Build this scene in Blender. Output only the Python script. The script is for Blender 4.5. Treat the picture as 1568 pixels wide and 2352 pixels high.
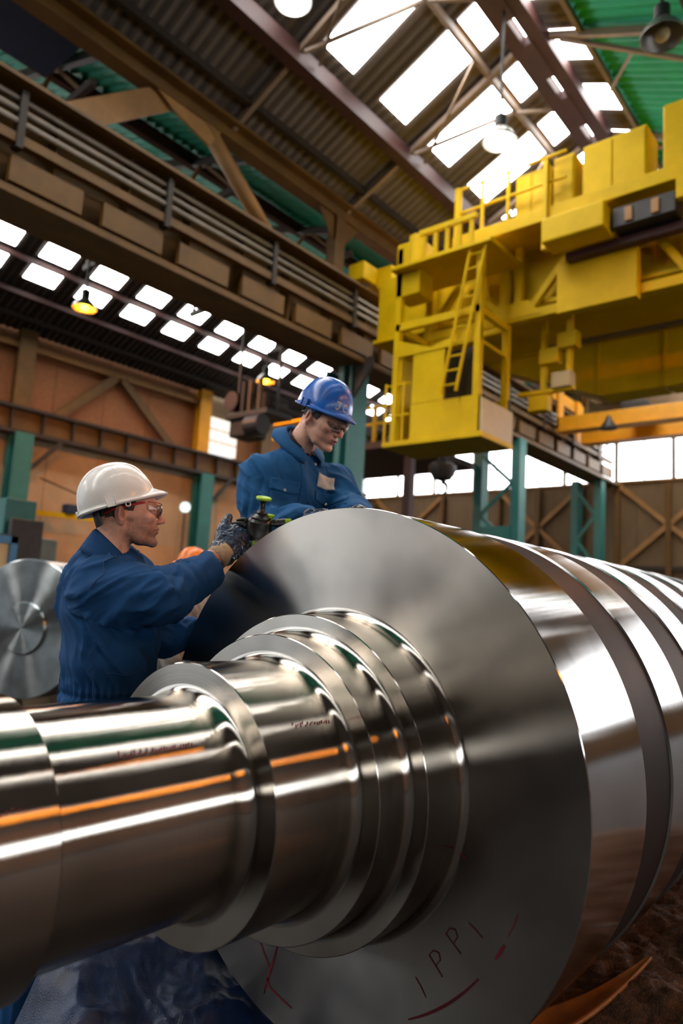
import bpy, bmesh, math, random
import numpy as np
from mathutils import Vector, Matrix, noise as mnoise

for o in list(bpy.data.objects):
    bpy.data.objects.remove(o, do_unlink=True)
scene = bpy.context.scene
COL = scene.collection

# ---------------------------------------------------------------- camera
CAM_F_PX, YAW, PITCH, ROLL, CAM_H = 1608.7, 0.7018, 0.1288, 0.0581, 1.40
cam_data = bpy.data.cameras.new('camera')
cam = bpy.data.objects.new('camera', cam_data)
COL.objects.link(cam)
cam_data.sensor_fit = 'HORIZONTAL'
cam_data.sensor_width = 24.0
cam_data.lens = CAM_F_PX / 1568.0 * 24.0
cam_data.clip_start = 0.05
cam_data.clip_end = 200
_f = Vector((-math.sin(YAW) * math.cos(PITCH), math.cos(YAW) * math.cos(PITCH), math.sin(PITCH)))
_r0 = Vector((math.cos(YAW), math.sin(YAW), 0))
_u0 = _r0.cross(_f)
_r = _r0 * math.cos(ROLL) + _u0 * math.sin(ROLL)
_u = _u0 * math.cos(ROLL) - _r0 * math.sin(ROLL)
cam.matrix_world = Matrix(((_r.x, _u.x, -_f.x, 0), (_r.y, _u.y, -_f.y, 0), (_r.z, _u.z, -_f.z, CAM_H), (0, 0, 0, 1)))
cam_data.dof.use_dof = True
cam_data.dof.focus_distance = 2.1
cam_data.dof.aperture_fstop = 1.9
scene.camera = cam

# ---------------------------------------------------------------- world, daylight, exposure
world = bpy.data.worlds.new('overcast_sky')
scene.world = world
world.use_nodes = True
world.node_tree.nodes['Background'].inputs[0].default_value = (0.86, 0.93, 1.0, 1)
world.node_tree.nodes['Background'].inputs[1].default_value = 1.0
SKYLIGHT = 11.0        # radiance of the daylit roof glazing
WINDOW = 5.0           # radiance of the daylit wall glazing
SODIUM = 800.0         # radiance of the orange lamp bulbs
HIGHBAY = 60.0
vs = scene.view_settings
vs.view_transform = 'Standard'
vs.look = 'None'
vs.gamma = 1.0
vs.use_curve_mapping = False
vs.exposure = 0.5
scene.cycles.adaptive_threshold = 0.02
scene.cycles.max_bounces = 6
scene.cycles.diffuse_bounces = 2
scene.cycles.glossy_bounces = 4
scene.cycles.transparent_max_bounces = 8
scene.cycles.sample_clamp_direct = 14.0
scene.cycles.sample_clamp_indirect = 4.0
scene.cycles.caustics_reflective = False
scene.cycles.caustics_refractive = False

# ---------------------------------------------------------------- helpers
ORG = {}

def V(*a):
    return Vector(a)

class MB:
    """collects shapes (world coordinates) for one mesh"""
    def __init__(self):
        self.v = []
        self.f = []
    def add(self, vs, fs):
        n = len(self.v)
        self.v.extend([tuple(p) for p in vs])
        self.f.extend([tuple(i + n for i in q) for q in fs])
        return self
    def box(self, lo, hi):
        x0, y0, z0 = lo
        x1, y1, z1 = hi
        return self.add([(x0, y0, z0), (x1, y0, z0), (x1, y1, z0), (x0, y1, z0), (x0, y0, z1), (x1, y0, z1), (x1, y1, z1), (x0, y1, z1)],
                        [(0, 3, 2, 1), (4, 5, 6, 7), (0, 1, 5, 4), (1, 2, 6, 5), (2, 3, 7, 6), (3, 0, 4, 7)])
    def cbox(self, c, s):
        return self.box([c[i] - s[i] / 2 for i in range(3)], [c[i] + s[i] / 2 for i in range(3)])
    def bar(self, p0, p1, w, h, up=(0, 0, 1)):
        """rectangular bar from p0 to p1: w across, h along up"""
        p0, p1 = Vector(p0), Vector(p1)
        d = (p1 - p0).normalized()
        u = Vector(up)
        s = d.cross(u)
        if s.length < 1e-4:
            s = d.cross(Vector((1, 0, 0)))
        s.normalize()
        u = s.cross(d).normalized()
        vs = []
        for p in (p0, p1):
            for a, b in ((-1, -1), (1, -1), (1, 1), (-1, 1)):
                vs.append(p + s * (a * w / 2) + u * (b * h / 2))
        return self.add(vs, [(0, 1, 2, 3), (7, 6, 5, 4), (0, 4, 5, 1), (1, 5, 6, 2), (2, 6, 7, 3), (3, 7, 4, 0)])
    def tube(self, pts, r, n=10, caps=True):
        """round tube through pts; r a number or one radius for each point"""
        pts = [Vector(p) for p in pts]
        rs = [r] * len(pts) if isinstance(r, (int, float)) else list(r)
        vs, fs = [], []
        ref = None
        for i, p in enumerate(pts):
            d = (pts[min(i + 1, len(pts) - 1)] - pts[max(i - 1, 0)]).normalized()
            if ref is None:
                ref = d.cross(Vector((0, 0, 1)))
                if ref.length < 1e-3:
                    ref = d.cross(Vector((1, 0, 0)))
            a = (ref - d * ref.dot(d)).normalized()
            ref = a
            b = d.cross(a)
            for k in range(n):
                t = 2 * math.pi * k / n
                vs.append(p + (a * math.cos(t) + b * math.sin(t)) * rs[i])
        for i in range(len(pts) - 1):
            for k in range(n):
                k2 = (k + 1) % n
                fs.append((i * n + k, i * n + k2, (i + 1) * n + k2, (i + 1) * n + k))
        if caps:
            fs.append(tuple(range(n - 1, -1, -1)))
            m = (len(pts) - 1) * n
            fs.append(tuple(m + k for k in range(n)))
        return self.add(vs, fs)
    def lathe(self, prof, origin, axis, n=48, closed=False):
        """prof: (along, radius) pairs turned about axis through origin"""
        o, ax = Vector(origin), Vector(axis).normalized()
        a = ax.cross(Vector((0, 0, 1)))
        if a.length < 1e-3:
            a = ax.cross(Vector((1, 0, 0)))
        a.normalize()
        b = ax.cross(a)
        vs, fs = [], []
        for (t, r) in prof:
            for k in range(n):
                q = 2 * math.pi * k / n
                vs.append(o + ax * t + (a * math.cos(q) + b * math.sin(q)) * r)
        m = len(prof)
        for i in range(m - 1):
            for k in range(n):
                k2 = (k + 1) % n
                fs.append((i * n + k, i * n + k2, (i + 1) * n + k2, (i + 1) * n + k))
        fs.append(tuple(range(n - 1, -1, -1)))
        fs.append(tuple((m - 1) * n + k for k in range(n)))
        return self.add(vs, fs)
    def prism(self, poly, off):
        """polygon extruded by the vector off"""
        poly = [Vector(p) for p in poly]
        off = Vector(off)
        n = len(poly)
        vs = poly + [p + off for p in poly]
        fs = [tuple(range(n - 1, -1, -1)), tuple(range(n, 2 * n))]
        for i in range(n):
            j = (i + 1) % n
            fs.append((i, j, n + j, n + i))
        return self.add(vs, fs)
    def grid(self, rows):
        """a sheet through rows of points"""
        m, n = len(rows), len(rows[0])
        vs = [p for r in rows for p in r]
        fs = [(i * n + j, i * n + j + 1, (i + 1) * n + j + 1, (i + 1) * n + j) for i in range(m - 1) for j in range(n - 1)]
        return self.add(vs, fs)
    def sphere(self, c, r, nu=16, nv=10):
        c = Vector(c)
        rr = (r, r, r) if isinstance(r, (int, float)) else r
        rows = []
        for i in range(nv + 1):
            t = math.pi * i / nv
            rows.append([c + Vector((rr[0] * math.sin(t) * math.cos(2 * math.pi * j / nu), rr[1] * math.sin(t) * math.sin(2 * math.pi * j / nu), rr[2] * math.cos(t))) for j in range(nu + 1)])
        return self.grid(rows)

def obj(name, mb, mat, parent=None, smooth=False, bevel=0, solid=0, sub=0, auto=None, fix=True):
    """one mesh object; mb holds world coordinates"""
    me = bpy.data.meshes.new(name)
    org = ORG.get(parent.name, Vector((0, 0, 0))) if parent else Vector((0, 0, 0))
    me.from_pydata([(p[0] - org.x, p[1] - org.y, p[2] - org.z) for p in mb.v], [], mb.f)
    if fix:
        bm = bmesh.new()
        bm.from_mesh(me)
        bmesh.ops.remove_doubles(bm, verts=bm.verts, dist=1e-6)
        bmesh.ops.recalc_face_normals(bm, faces=bm.faces)
        bm.to_mesh(me)
        bm.free()
    if smooth:
        me.polygons.foreach_set('use_smooth', [True] * len(me.polygons))
    me.materials.append(mat)
    o = bpy.data.objects.new(name, me)
    COL.objects.link(o)
    if parent:
        o.parent = parent
    ORG[o.name] = org
    if solid:
        m = o.modifiers.new('thickness', 'SOLIDIFY')
        m.thickness = solid
        m.offset = 0
    if bevel:
        m = o.modifiers.new('bevel', 'BEVEL')
        m.width = bevel
        m.segments = 2
        m.limit_method = 'ANGLE'
    if sub:
        m = o.modifiers.new('subdivision', 'SUBSURF')
        m.levels = sub
        m.render_levels = sub
    if auto is not None:
        for p in me.polygons:
            p.use_smooth = True
        try:
            me.set_sharp_from_angle(angle=math.radians(auto))
        except Exception:
            pass
    return o

def thing(name, label, cat, loc=(0, 0, 0), group=None):
    o = bpy.data.objects.new(name, None)
    o.empty_display_size = 0.1
    COL.objects.link(o)
    o.location = loc
    ORG[o.name] = Vector(loc)
    return tag(o, label, cat, group)

def tag(o, label, cat, group=None):
    o['label'] = label
    o['category'] = cat
    if group:
        o['group'] = group
    return o

def struct(o):
    o['kind'] = 'structure'
    return o

def dup(root, loc, label=None, name=None):
    r = root.copy()
    COL.objects.link(r)
    r.location = loc
    ORG[r.name] = Vector(loc)
    if label:
        r['label'] = label
    for ch in list(root.children):
        c = ch.copy()
        COL.objects.link(c)
        c.parent = r
        for g in ch.children:
            d = g.copy()
            COL.objects.link(d)
            d.parent = c
    return r

# ---------------------------------------------------------------- materials
def lin(h):
    h = h.lstrip('#')
    c = [int(h[i:i + 2], 16) / 255 for i in (0, 2, 4)]
    return tuple(x / 12.92 if x <= 0.04045 else ((x + 0.055) / 1.055) ** 2.4 for x in c) + (1,)

def mat(name, col, rough=0.6, metal=0.0, var=0.25, scale=3.0, dark=None, bump=0.0, bscale=60.0, stretch=(1, 1, 1), coat=0.0, spec=0.5):
    m = bpy.data.materials.new(name)
    m.use_nodes = True
    nt = m.node_tree
    b = nt.nodes['Principled BSDF']
    c = lin(col) if isinstance(col, str) else tuple(col)
    b.inputs['Roughness'].default_value = rough
    b.inputs['Metallic'].default_value = metal
    b.inputs['Coat Weight'].default_value = coat
    b.inputs['Coat Roughness'].default_value = 0.12
    b.inputs['Specular IOR Level'].default_value = spec
    tc = nt.nodes.new('ShaderNodeTexCoord')
    mp = nt.nodes.new('ShaderNodeMapping')
    mp.inputs['Scale'].default_value = stretch
    nt.links.new(tc.outputs['Object'], mp.inputs['Vector'])
    if var > 0:
        nz = nt.nodes.new('ShaderNodeTexNoise')
        nz.inputs['Scale'].default_value = scale
        nz.inputs['Detail'].default_value = 6
        nz.inputs['Roughness'].default_value = 0.65
        nt.links.new(mp.outputs[0], nz.inputs['Vector'])
        rp = nt.nodes.new('ShaderNodeValToRGB')
        rp.color_ramp.elements[0].position = 0.3
        rp.color_ramp.elements[1].position = 0.72
        d = lin(dark) if dark else tuple(x * (1 - var) for x in c[:3]) + (1,)
        l = tuple(min(1, x * (1 + var * 0.4)) for x in c[:3]) + (1,)
        rp.color_ramp.elements[0].color = d
        rp.color_ramp.elements[1].color = l
        nt.links.new(nz.outputs['Fac'], rp.inputs['Fac'])
        nt.links.new(rp.outputs['Color'], b.inputs['Base Color'])
    else:
        b.inputs['Base Color'].default_value = c
    if bump > 0:
        n2 = nt.nodes.new('ShaderNodeTexNoise')
        n2.inputs['Scale'].default_value = bscale
        n2.inputs['Detail'].default_value = 4
        nt.links.new(mp.outputs[0], n2.inputs['Vector'])
        bp = nt.nodes.new('ShaderNodeBump')
        bp.inputs['Strength'].default_value = bump
        bp.inputs['Distance'].default_value = 0.01
        nt.links.new(n2.outputs['Fac'], bp.inputs['Height'])
        nt.links.new(bp.outputs['Normal'], b.inputs['Normal'])
    return m

def emit(name, col, strength):
    m = bpy.data.materials.new(name)
    m.use_nodes = True
    nt = m.node_tree
    nt.nodes.remove(nt.nodes['Principled BSDF'])
    e = nt.nodes.new('ShaderNodeEmission')
    e.inputs['Color'].default_value = lin(col) if isinstance(col, str) else tuple(col) + (1,)
    e.inputs['Strength'].default_value = strength
    nt.links.new(e.outputs[0], nt.nodes['Material Output'].inputs['Surface'])
    return m

def turned_steel(name, col, rough, aniso, rings=0.07, smear=0.25, metal=1.0):
    """lathe-turned metal: fine rings round the object's own Y axis, so that reflections smear across the rings"""
    m = bpy.data.materials.new(name)
    m.use_nodes = True
    nt = m.node_tree
    b = nt.nodes['Principled BSDF']
    N, L = nt.nodes, nt.links
    tc = N.new('ShaderNodeTexCoord')
    geo = N.new('ShaderNodeNewGeometry')
    c1 = N.new('ShaderNodeVectorMath'); c1.operation = 'CROSS_PRODUCT'
    c1.inputs[0].default_value = (0, 1, 0)
    L.new(tc.outputs['Object'], c1.inputs[1])
    c2 = N.new('ShaderNodeVectorMath'); c2.operation = 'CROSS_PRODUCT'
    L.new(geo.outputs['Normal'], c2.inputs[0])
    L.new(c1.outputs[0], c2.inputs[1])
    nrm = N.new('ShaderNodeVectorMath'); nrm.operation = 'NORMALIZE'
    L.new(c2.outputs[0], nrm.inputs[0])
    # ring coordinate: along the axis and outwards
    sep = N.new('ShaderNodeSeparateXYZ')
    L.new(tc.outputs['Object'], sep.inputs[0])
    xz = N.new('ShaderNodeCombineXYZ')
    L.new(sep.outputs['X'], xz.inputs['X'])
    L.new(sep.outputs['Z'], xz.inputs['Y'])
    ln = N.new('ShaderNodeVectorMath'); ln.operation = 'LENGTH'
    L.new(xz.outputs[0], ln.inputs[0])
    rc = N.new('ShaderNodeCombineXYZ')
    L.new(sep.outputs['Y'], rc.inputs['X'])
    L.new(ln.outputs['Value'], rc.inputs['Y'])
    rn = N.new('ShaderNodeTexNoise')
    rn.inputs['Scale'].default_value = 220
    rn.inputs['Detail'].default_value = 3
    L.new(rc.outputs[0], rn.inputs['Vector'])
    sm = N.new('ShaderNodeTexNoise')
    sm.inputs['Scale'].default_value = 5
    sm.inputs['Detail'].default_value = 2
    sm.inputs['Roughness'].default_value = 0.5
    L.new(tc.outputs['Object'], sm.inputs['Vector'])
    # roughness = base + rings + smears
    m1 = N.new('ShaderNodeMath'); m1.operation = 'MULTIPLY_ADD'
    m1.inputs[1].default_value = rings
    m1.inputs[2].default_value = rough - rings * 0.5 - smear * 0.12
    L.new(rn.outputs['Fac'], m1.inputs[0])
    m2 = N.new('ShaderNodeMath'); m2.operation = 'MULTIPLY_ADD'
    m2.inputs[1].default_value = smear * 0.25
    L.new(sm.outputs['Fac'], m2.inputs[0])
    L.new(m1.outputs[0], m2.inputs[2])
    c = lin(col)
    rp = N.new('ShaderNodeValToRGB')
    rp.color_ramp.elements[0].position = 0.28
    rp.color_ramp.elements[1].position = 0.6
    rp.color_ramp.elements[0].color = tuple(x * (1 - smear) for x in c[:3]) + (1,)
    rp.color_ramp.elements[1].color = c
    L.new(sm.outputs['Fac'], rp.inputs['Fac'])
    L.new(rp.outputs['Color'], b.inputs['Base Color'])
    # metallic reflection with a short tail, stretched along the tangent
    g = N.new('ShaderNodeBsdfAnisotropic')
    g.distribution = 'BECKMANN'
    g.inputs['Anisotropy'].default_value = -aniso
    L.new(rp.outputs['Color'], g.inputs['Color'])
    L.new(m2.outputs[0], g.inputs['Roughness'])
    L.new(nrm.outputs[0], g.inputs['Tangent'])
    if metal < 1:
        b.inputs['Roughness'].default_value = 0.6
        mx = N.new('ShaderNodeMixShader')
        mx.inputs[0].default_value = metal
        L.new(b.outputs[0], mx.inputs[1])
        L.new(g.outputs[0], mx.inputs[2])
        L.new(mx.outputs[0], N['Material Output'].inputs['Surface'])
    else:
        N.remove(b)
        L.new(g.outputs[0], N['Material Output'].inputs['Surface'])
    return m

M = {}
M['steel'] = turned_steel('turned_steel', '#cdc5ba', 0.20, 0.62)
M['steel_face'] = turned_steel('turned_steel_face', '#bcb6ae', 0.30, 0.66, rings=0.012)
M['steel_land'] = turned_steel('ground_steel', '#d2d0cf', 0.15, 0.45, rings=0.05, smear=0.15)
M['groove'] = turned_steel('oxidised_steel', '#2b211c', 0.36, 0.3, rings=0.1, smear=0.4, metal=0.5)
M['old_roll'] = turned_steel('old_roll_steel', '#b9c0c0', 0.34, 0.6, smear=0.3)
M['teal'] = mat('teal_paint', '#2a7771', 0.5, var=0.25, scale=2.0)
M['ochre'] = mat('ochre_brown_paint', '#6b4912', 0.6, var=0.4, scale=1.5)
M['ochre_light'] = mat('pale_brown_paint', '#a87a45', 0.6, var=0.3, scale=1.5)
M['rafter'] = mat('grey_brown_rafter_paint', '#8c7664', 0.6, var=0.25, scale=1.5)
M['redbrown'] = mat('red_lead_paint', '#45241f', 0.6, var=0.35, scale=2.0)
M['umber'] = mat('dark_umber_paint', '#33271c', 0.65, var=0.3, scale=2.0)
M['greysteel'] = mat('grey_conductor_bar', '#8d8478', 0.4, metal=0.6, var=0.3, scale=2.0)
M['darksteel'] = mat('dark_steel', '#3b3836', 0.5, metal=0.5, var=0.3, scale=3.0)
M['yellow'] = mat('crane_yellow_paint', '#e4ba00', 0.55, var=0.18, scale=1.6, spec=0.18)
M['orange_yellow'] = mat('orange_yellow_paint', '#f0a408', 0.45, var=0.2, scale=1.5)
M['beige'] = mat('beige_panel_paint', '#c9b27e', 0.5, var=0.15, scale=2.0)
M['roof'] = mat('brown_roof_sheet', '#675c55', 0.75, var=0.3, scale=0.8)
M['roof_dark'] = mat('dark_brown_roof_sheet', '#3d332b', 0.8, var=0.3, scale=0.8)  # darker sheet for the left bay and the gable behind the camera
M['green'] = mat('green_roof_lining', '#12ab8a', 0.55, var=0.3, scale=0.7)
M['concrete'] = mat('dark_concrete', '#171310', 0.75, var=0.5, scale=1.2, bump=0.3, bscale=30)  # floor colour darkened to keep the roll's lower reflections dark
M['plaster'] = mat('beige_wall_cladding', '#c8ab86', 0.8, var=0.2, scale=0.9)
M['plaster_warm'] = mat('tan_wall_cladding', '#d0a272', 0.8, var=0.2, scale=0.9)
M['board'] = mat('brown_timber_board', '#7d6548', 0.8, var=0.3, scale=1.2, stretch=(1, 1, 0.3))
M['glass_sky'] = emit('daylit_roof_glazing', (1.0, 0.98, 0.96), SKYLIGHT)
M['glass_dim'] = emit('hazy_window_glazing', (1.0, 0.88, 0.76), 0.95)
M['glass_side'] = emit('dimmed_side_glazing', (0.9, 0.95, 1.0), WINDOW * 0.7)  # glows less than the other glazing, to soften its streak in the steel
M['glass_win'] = emit('daylit_window_glazing', (0.97, 0.98, 1.0), WINDOW)
M['sodium'] = emit('sodium_bulb', (1.0, 0.30, 0.012), SODIUM)
M['whitebulb'] = emit('mercury_bulb', (1.0, 0.98, 0.93), HIGHBAY)
M['aluminium'] = mat('lamp_reflector_metal', '#9a9791', 0.35, metal=0.8, var=0.15)
M['blue_sheet'] = mat('dark_blue_sheet', '#16304f', 0.6, var=0.3)

def brick_mat():
    m = bpy.data.materials.new('orange_brickwork')
    m.use_nodes = True
    nt = m.node_tree
    b = nt.nodes['Principled BSDF']
    b.inputs['Roughness'].default_value = 0.85
    tc = nt.nodes.new('ShaderNodeTexCoord')
    sp = nt.nodes.new('ShaderNodeSeparateXYZ')
    cb = nt.nodes.new('ShaderNodeCombineXYZ')
    nt.links.new(tc.outputs['Object'], sp.inputs[0])
    nt.links.new(sp.outputs['Y'], cb.inputs['X'])
    nt.links.new(sp.outputs['Z'], cb.inputs['Y'])
    br = nt.nodes.new('ShaderNodeTexBrick')
    br.inputs['Scale'].default_value = 4.4
    br.inputs['Mortar Size'].default_value = 0.02
    br.inputs['Color1'].default_value = lin('#8f5430')
    br.inputs['Color2'].default_value = lin('#9c6238')
    br.inputs['Mortar'].default_value = lin('#8a7050')
    nt.links.new(cb.outputs[0], br.inputs['Vector'])
    nt.links.new(br.outputs['Color'], b.inputs['Base Color'])
    return m
M['brick'] = brick_mat()

# ================================================================ THE HALL
Y0, Y1 = -26.0, 28.2           # gable walls
FL = MB().box((-24, Y0 - .5, -0.3), (13.5, Y1 + .5, 0))
struct(obj('floor', FL, M['concrete']))

def corrugated(name, parent, mt, xa, za, xb, zb, ya, yb, pitch=0.22, amp=0.022):
    ya, yb = ya - 0.045, yb + 0.045          # side laps
    n = max(2, int((yb - ya) / (pitch / 4)))
    rows = [[], []]
    for i in range(n + 1):
        y = ya + (yb - ya) * i / n
        d = amp * max(-1, min(1, 1.6 * math.sin(2 * math.pi * (y - ya) / pitch)))
        rows[0].append((xa, y, za + d))
        rows[1].append((xb, y, zb + d))
    return obj(name, MB().grid(rows), mt, parent, fix=False)

def roof_slope(name, pa, pb, start, step, width, panes, mt, mts=None, y0=Y0, y1=Y1):
    """one roof slope: corrugated sheets, glazed strips with their panes, from eave pa to ridge pb (x, z)"""
    (xa, za), (xb, zb) = pa, pb
    zz = lambda x: za + (zb - za) * (x - xa) / (xb - xa)
    root = bpy.data.objects.new(name, None)
    COL.objects.link(root)
    ORG[root.name] = Vector((0, 0, 0))
    struct(root)
    k0 = int(math.floor((y0 - start) / step))
    y = y0
    cuts = []
    k = k0
    while True:
        a = start + k * step
        if a >= y1:
            break
        cuts.append((a, min(a + width, y1)))
        k += 1
    last = y0
    segs = [(xa, xb)] if not mts else mts
    for a, b in cuts:
        if a > last + 0.05:
            for (sa, sb, sm) in (mts or [(xa, xb, mt)]):
                corrugated('roof_sheet', root, sm, sa, zz(sa), sb, zz(sb), last, a)
        if b <= y0:
            last = max(last, y0)
            continue
        a = max(a, y0)
        # sheet pieces between the panes
        xs = sorted([xa, xb])
        edges = [xs[0]] + [e for p in sorted(panes) for e in p] + [xs[1]]
        for i in range(0, len(edges), 2):
            if edges[i + 1] - edges[i] > 0.25:
                for (sa, sb, sm) in (mts or [(xa, xb, mt)]):
                    lo, hi = max(min(sa, sb), edges[i]), min(max(sa, sb), edges[i + 1])
                    if hi - lo > 0.05:
                        corrugated('roof_sheet', root, sm, lo, zz(lo), hi, zz(hi), a, b)
            elif edges[i + 1] - edges[i] > 0.01:
                obj('glazing_bar', MB().bar((edges[i], (a + b) / 2, (zz(edges[i]))), (edges[i + 1], (a + b) / 2, zz(edges[i + 1])), b - a, 0.06), M['ochre_light'], root)
        for (p, q) in panes:
            t = Vector((q - p, 0, zz(q) - zz(p)))
            obj('skylight_pane', MB().bar((p, (a + b) / 2, zz(p)), (q, (a + b) / 2, zz(q)), b - a, 0.02), M['glass_sky'], root)
        last = b
    if y1 - last > 0.05:
        for (sa, sb, sm) in (mts or [(xa, xb, mt)]):
            corrugated('roof_sheet', root, sm, sa, zz(sa), sb, zz(sb), last, y1)
    return root, zz

# nave
rl, znl = roof_slope('ceiling', (-10.0, 10.4), (-5.43, 12.55), 8.2, 1.73, 0.86, [(-8.0, -6.42), (-6.27, -5.77)], M['roof'])
rr, znr = roof_slope('ceiling', (-0.7, 10.33), (-5.43, 12.55), 9.65, 1.73, 0.86, [(-5.2, -4.6)], M['roof'],
                     mts=[(-5.43, -4.55, M['roof']), (-4.55, -0.7, M['green'])])
# left bay
ll, zll = roof_slope('ceiling', (-22.5, 9.6), (-16.3, 12.5), 7.2, 1.66, 0.95, [(-20.5, -19.9), (-19.62, -19.05), (-18.97, -18.72)], M['roof_dark'])
lr, zlr = roof_slope('ceiling', (-10.1, 10.4), (-16.3, 12.5), 100, 3.0, 0.9, [], M['green'], y0=0.0)
# right bay, behind the camera's right shoulder
ra, zra = roof_slope('ceiling', (-0.7, 10.33), (5.6, 12.6), 8.2, 1.73, 0.86, [(0.0, 0.5), (5.15, 5.5)], M['roof'])
rb, zrb = roof_slope('ceiling', (12.0, 9.9), (5.6, 12.6), 100, 1.73, 0.86, [], M['roof'])

def purlin(parent, x, zf, w, h, mt, y0=Y0, y1=Y1, drop=0.05):
    return obj('purlin', MB().box((x - w / 2, y0, zf(x) - h - drop), (x + w / 2, y1, zf(x) - drop)), mt, parent)
purlin(rl, -8.31, znl, 0.26, 0.34, M['redbrown'])
purlin(rl, -6.35, znl, 0.08, 0.16, M['rafter'])
purlin(rl, -9.4, znl, 0.1, 0.14, M['umber'])
purlin(rr, -4.5, znr, 0.08, 0.14, M['rafter'])
purlin(rr, -2.6, znr, 0.10, 0.16, M['umber'])
purlin(ll, -19.75, zll, 0.1, 0.14, M['redbrown'])
purlin(ll, -20.95, zll, 0.1, 0.14, M['redbrown'])
purlin(ll, -21.8, zll, 0.1, 0.14, M['umber'])
purlin(lr, -12.2, zlr, 0.16, 0.3, M['redbrown'], y0=0.0)
purlin(lr, -14.2, zlr, 0.12, 0.2, M['redbrown'], y0=0.0)

# ridge girder: two plates with battens and daylight slots between them
rg = thing('ridge_girder', 'dark red-brown ridge girder with daylight slots running between the skylights', 'girder', (-5.43, 8, 11.9))
for s in (-1, 1):
    obj('plate', MB().box((-5.43 + s * 0.20 - 0.13, Y0, 12.02), (-5.43 + s * 0.20 + 0.13, Y1, 12.30)), M['redbrown'], rg)
yy = Y0
while yy < Y1 - 1:
    obj('batten', MB().box((-5.54, yy + 0.7, 12.0), (-5.32, yy + 1.73, 12.28)), M['redbrown'], rg)
    obj('slot_pane', MB().box((-5.47, yy, 12.2), (-5.39, yy + 0.7, 12.22)), M['glass_sky'], rg)
    yy += 1.73

# wind bracing and rafters under the nave glazing
def rafter(y):
    t = thing('roof_truss', 'pale brown roof truss below the nave skylights, %s' % RN[len(RT)], 'truss', (-5.43, y, 10.0), 'nave roof trusses')
    for (a, b, zf) in ((-9.9, -5.6, znl), (-0.8, -5.25, znr)):
        obj('rafter', MB().bar((a, y, zf(a) - 0.17), (b, y, zf(b) - 0.17), 0.10, 0.12), M['rafter'], t)
    obj('strut', MB().bar((-8.1, y, znl(-8.1) - 0.3), (-6.35, y + 1.15, znl(-6.35) - 0.2), 0.06, 0.06), M['rafter'], t)
    obj('strut', MB().bar((-6.35, y + 1.15, znl(-6.35) - 0.22), (-5.6, y + 2.0, znl(-5.6) - 0.3), 0.06, 0.06), M['rafter'], t)
    obj('strut', MB().bar((-8.1, y + 0.4, znl(-8.1) - 0.3), (-6.35, y - 0.6, znl(-6.35) - 0.2), 0.05, 0.05), M['rafter'], t)
    obj('strut', MB().bar((-4.9, y, znr(-4.9) - 0.25), (-2.6, y + 0.8, znr(-2.6) - 0.25), 0.07, 0.07), M['rafter'], t)
    obj('strut', MB().bar((-3.7, y + 0.4, znr(-3.7) - 0.25), (-4.55, y + 1.7, znr(-4.55) - 0.2), 0.05, 0.05), M['rafter'], t)
    RT.append(t)
RT = []
RN = ['the one nearest the top of the picture', 'over the second bay of glazing', 'over the third bay of glazing', 'just in front of the crane cabinets', 'behind the crane cabinets', 'farthest one but one', 'farthest one by the gable']
for y in (7.85, 11.3, 14.76, 18.2, 21.7, 25.1):
    rafter(y)

# ---------------------------------------------------------------- runway girder between nave and left bay (x = -10)
def wallpanel(name, parent, lo, hi, mt):
    return obj(name, MB().box(lo, hi), mt, parent)

GY0, GY1 = 0.5, 28.0
g = thing('runway_girder', 'long ochre-brown crane runway girder with grey conductor bars above the teal columns', 'girder', (-10, 11.7, 6.7))
obj('web', MB().box((-10.03, GY0, 6.9), (-9.97, GY1, 8.4)), M['ochre'], g)
obj('top_flange', MB().box((-10.3, GY0, 8.38), (-9.42, GY1, 8.44)), M['ochre'], g)
obj('bottom_flange', MB().box((-10.45, GY0, 6.76), (-9.6, GY1, 6.9)), M['ochre'], g)
obj('rail', MB().box((-9.67, GY0, 8.44), (-9.57, GY1, 8.54)), M['greysteel'], g)
y = GY0 + 0.2
while y < GY1:
    obj('stiffener', MB().box((-9.97, y, 6.9), (-9.72, y + 0.03, 8.38)), M['ochre'], g)
    y += 1.25
for (x, z, r) in ((-9.62, 8.2, 0.045), (-9.6, 8.02, 0.045), (-9.58, 7.84, 0.045)):
    obj('conductor_bar', MB().tube([(x, GY0, z), (x, GY1, z)], r, 8), M['greysteel'], g)
obj('kerb_channel', MB().box((-9.7, GY0, 7.52), (-9.55, GY1, 7.66)), M['ochre'], g)
y = GY0 + 0.8
while y < GY1:
    obj('bracket', MB().box((-9.7, y, 7.45), (-9.52, y + 0.1, 8.32)), M['umber'], g)
    y += 2.5
y = GY0 + 0.4
i = 0
while y < GY1:
    obj('insulator_box', MB().box((-9.72, y, 6.98), (-9.62, y + 1.1, 7.36)), M['ochre'], g)
    y += 1.45
    i += 1
obj('lower_walk_plate', MB().box((-9.9, GY0, 6.62), (-9.3, GY1, 6.70)), M['ochre'], g)

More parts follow.
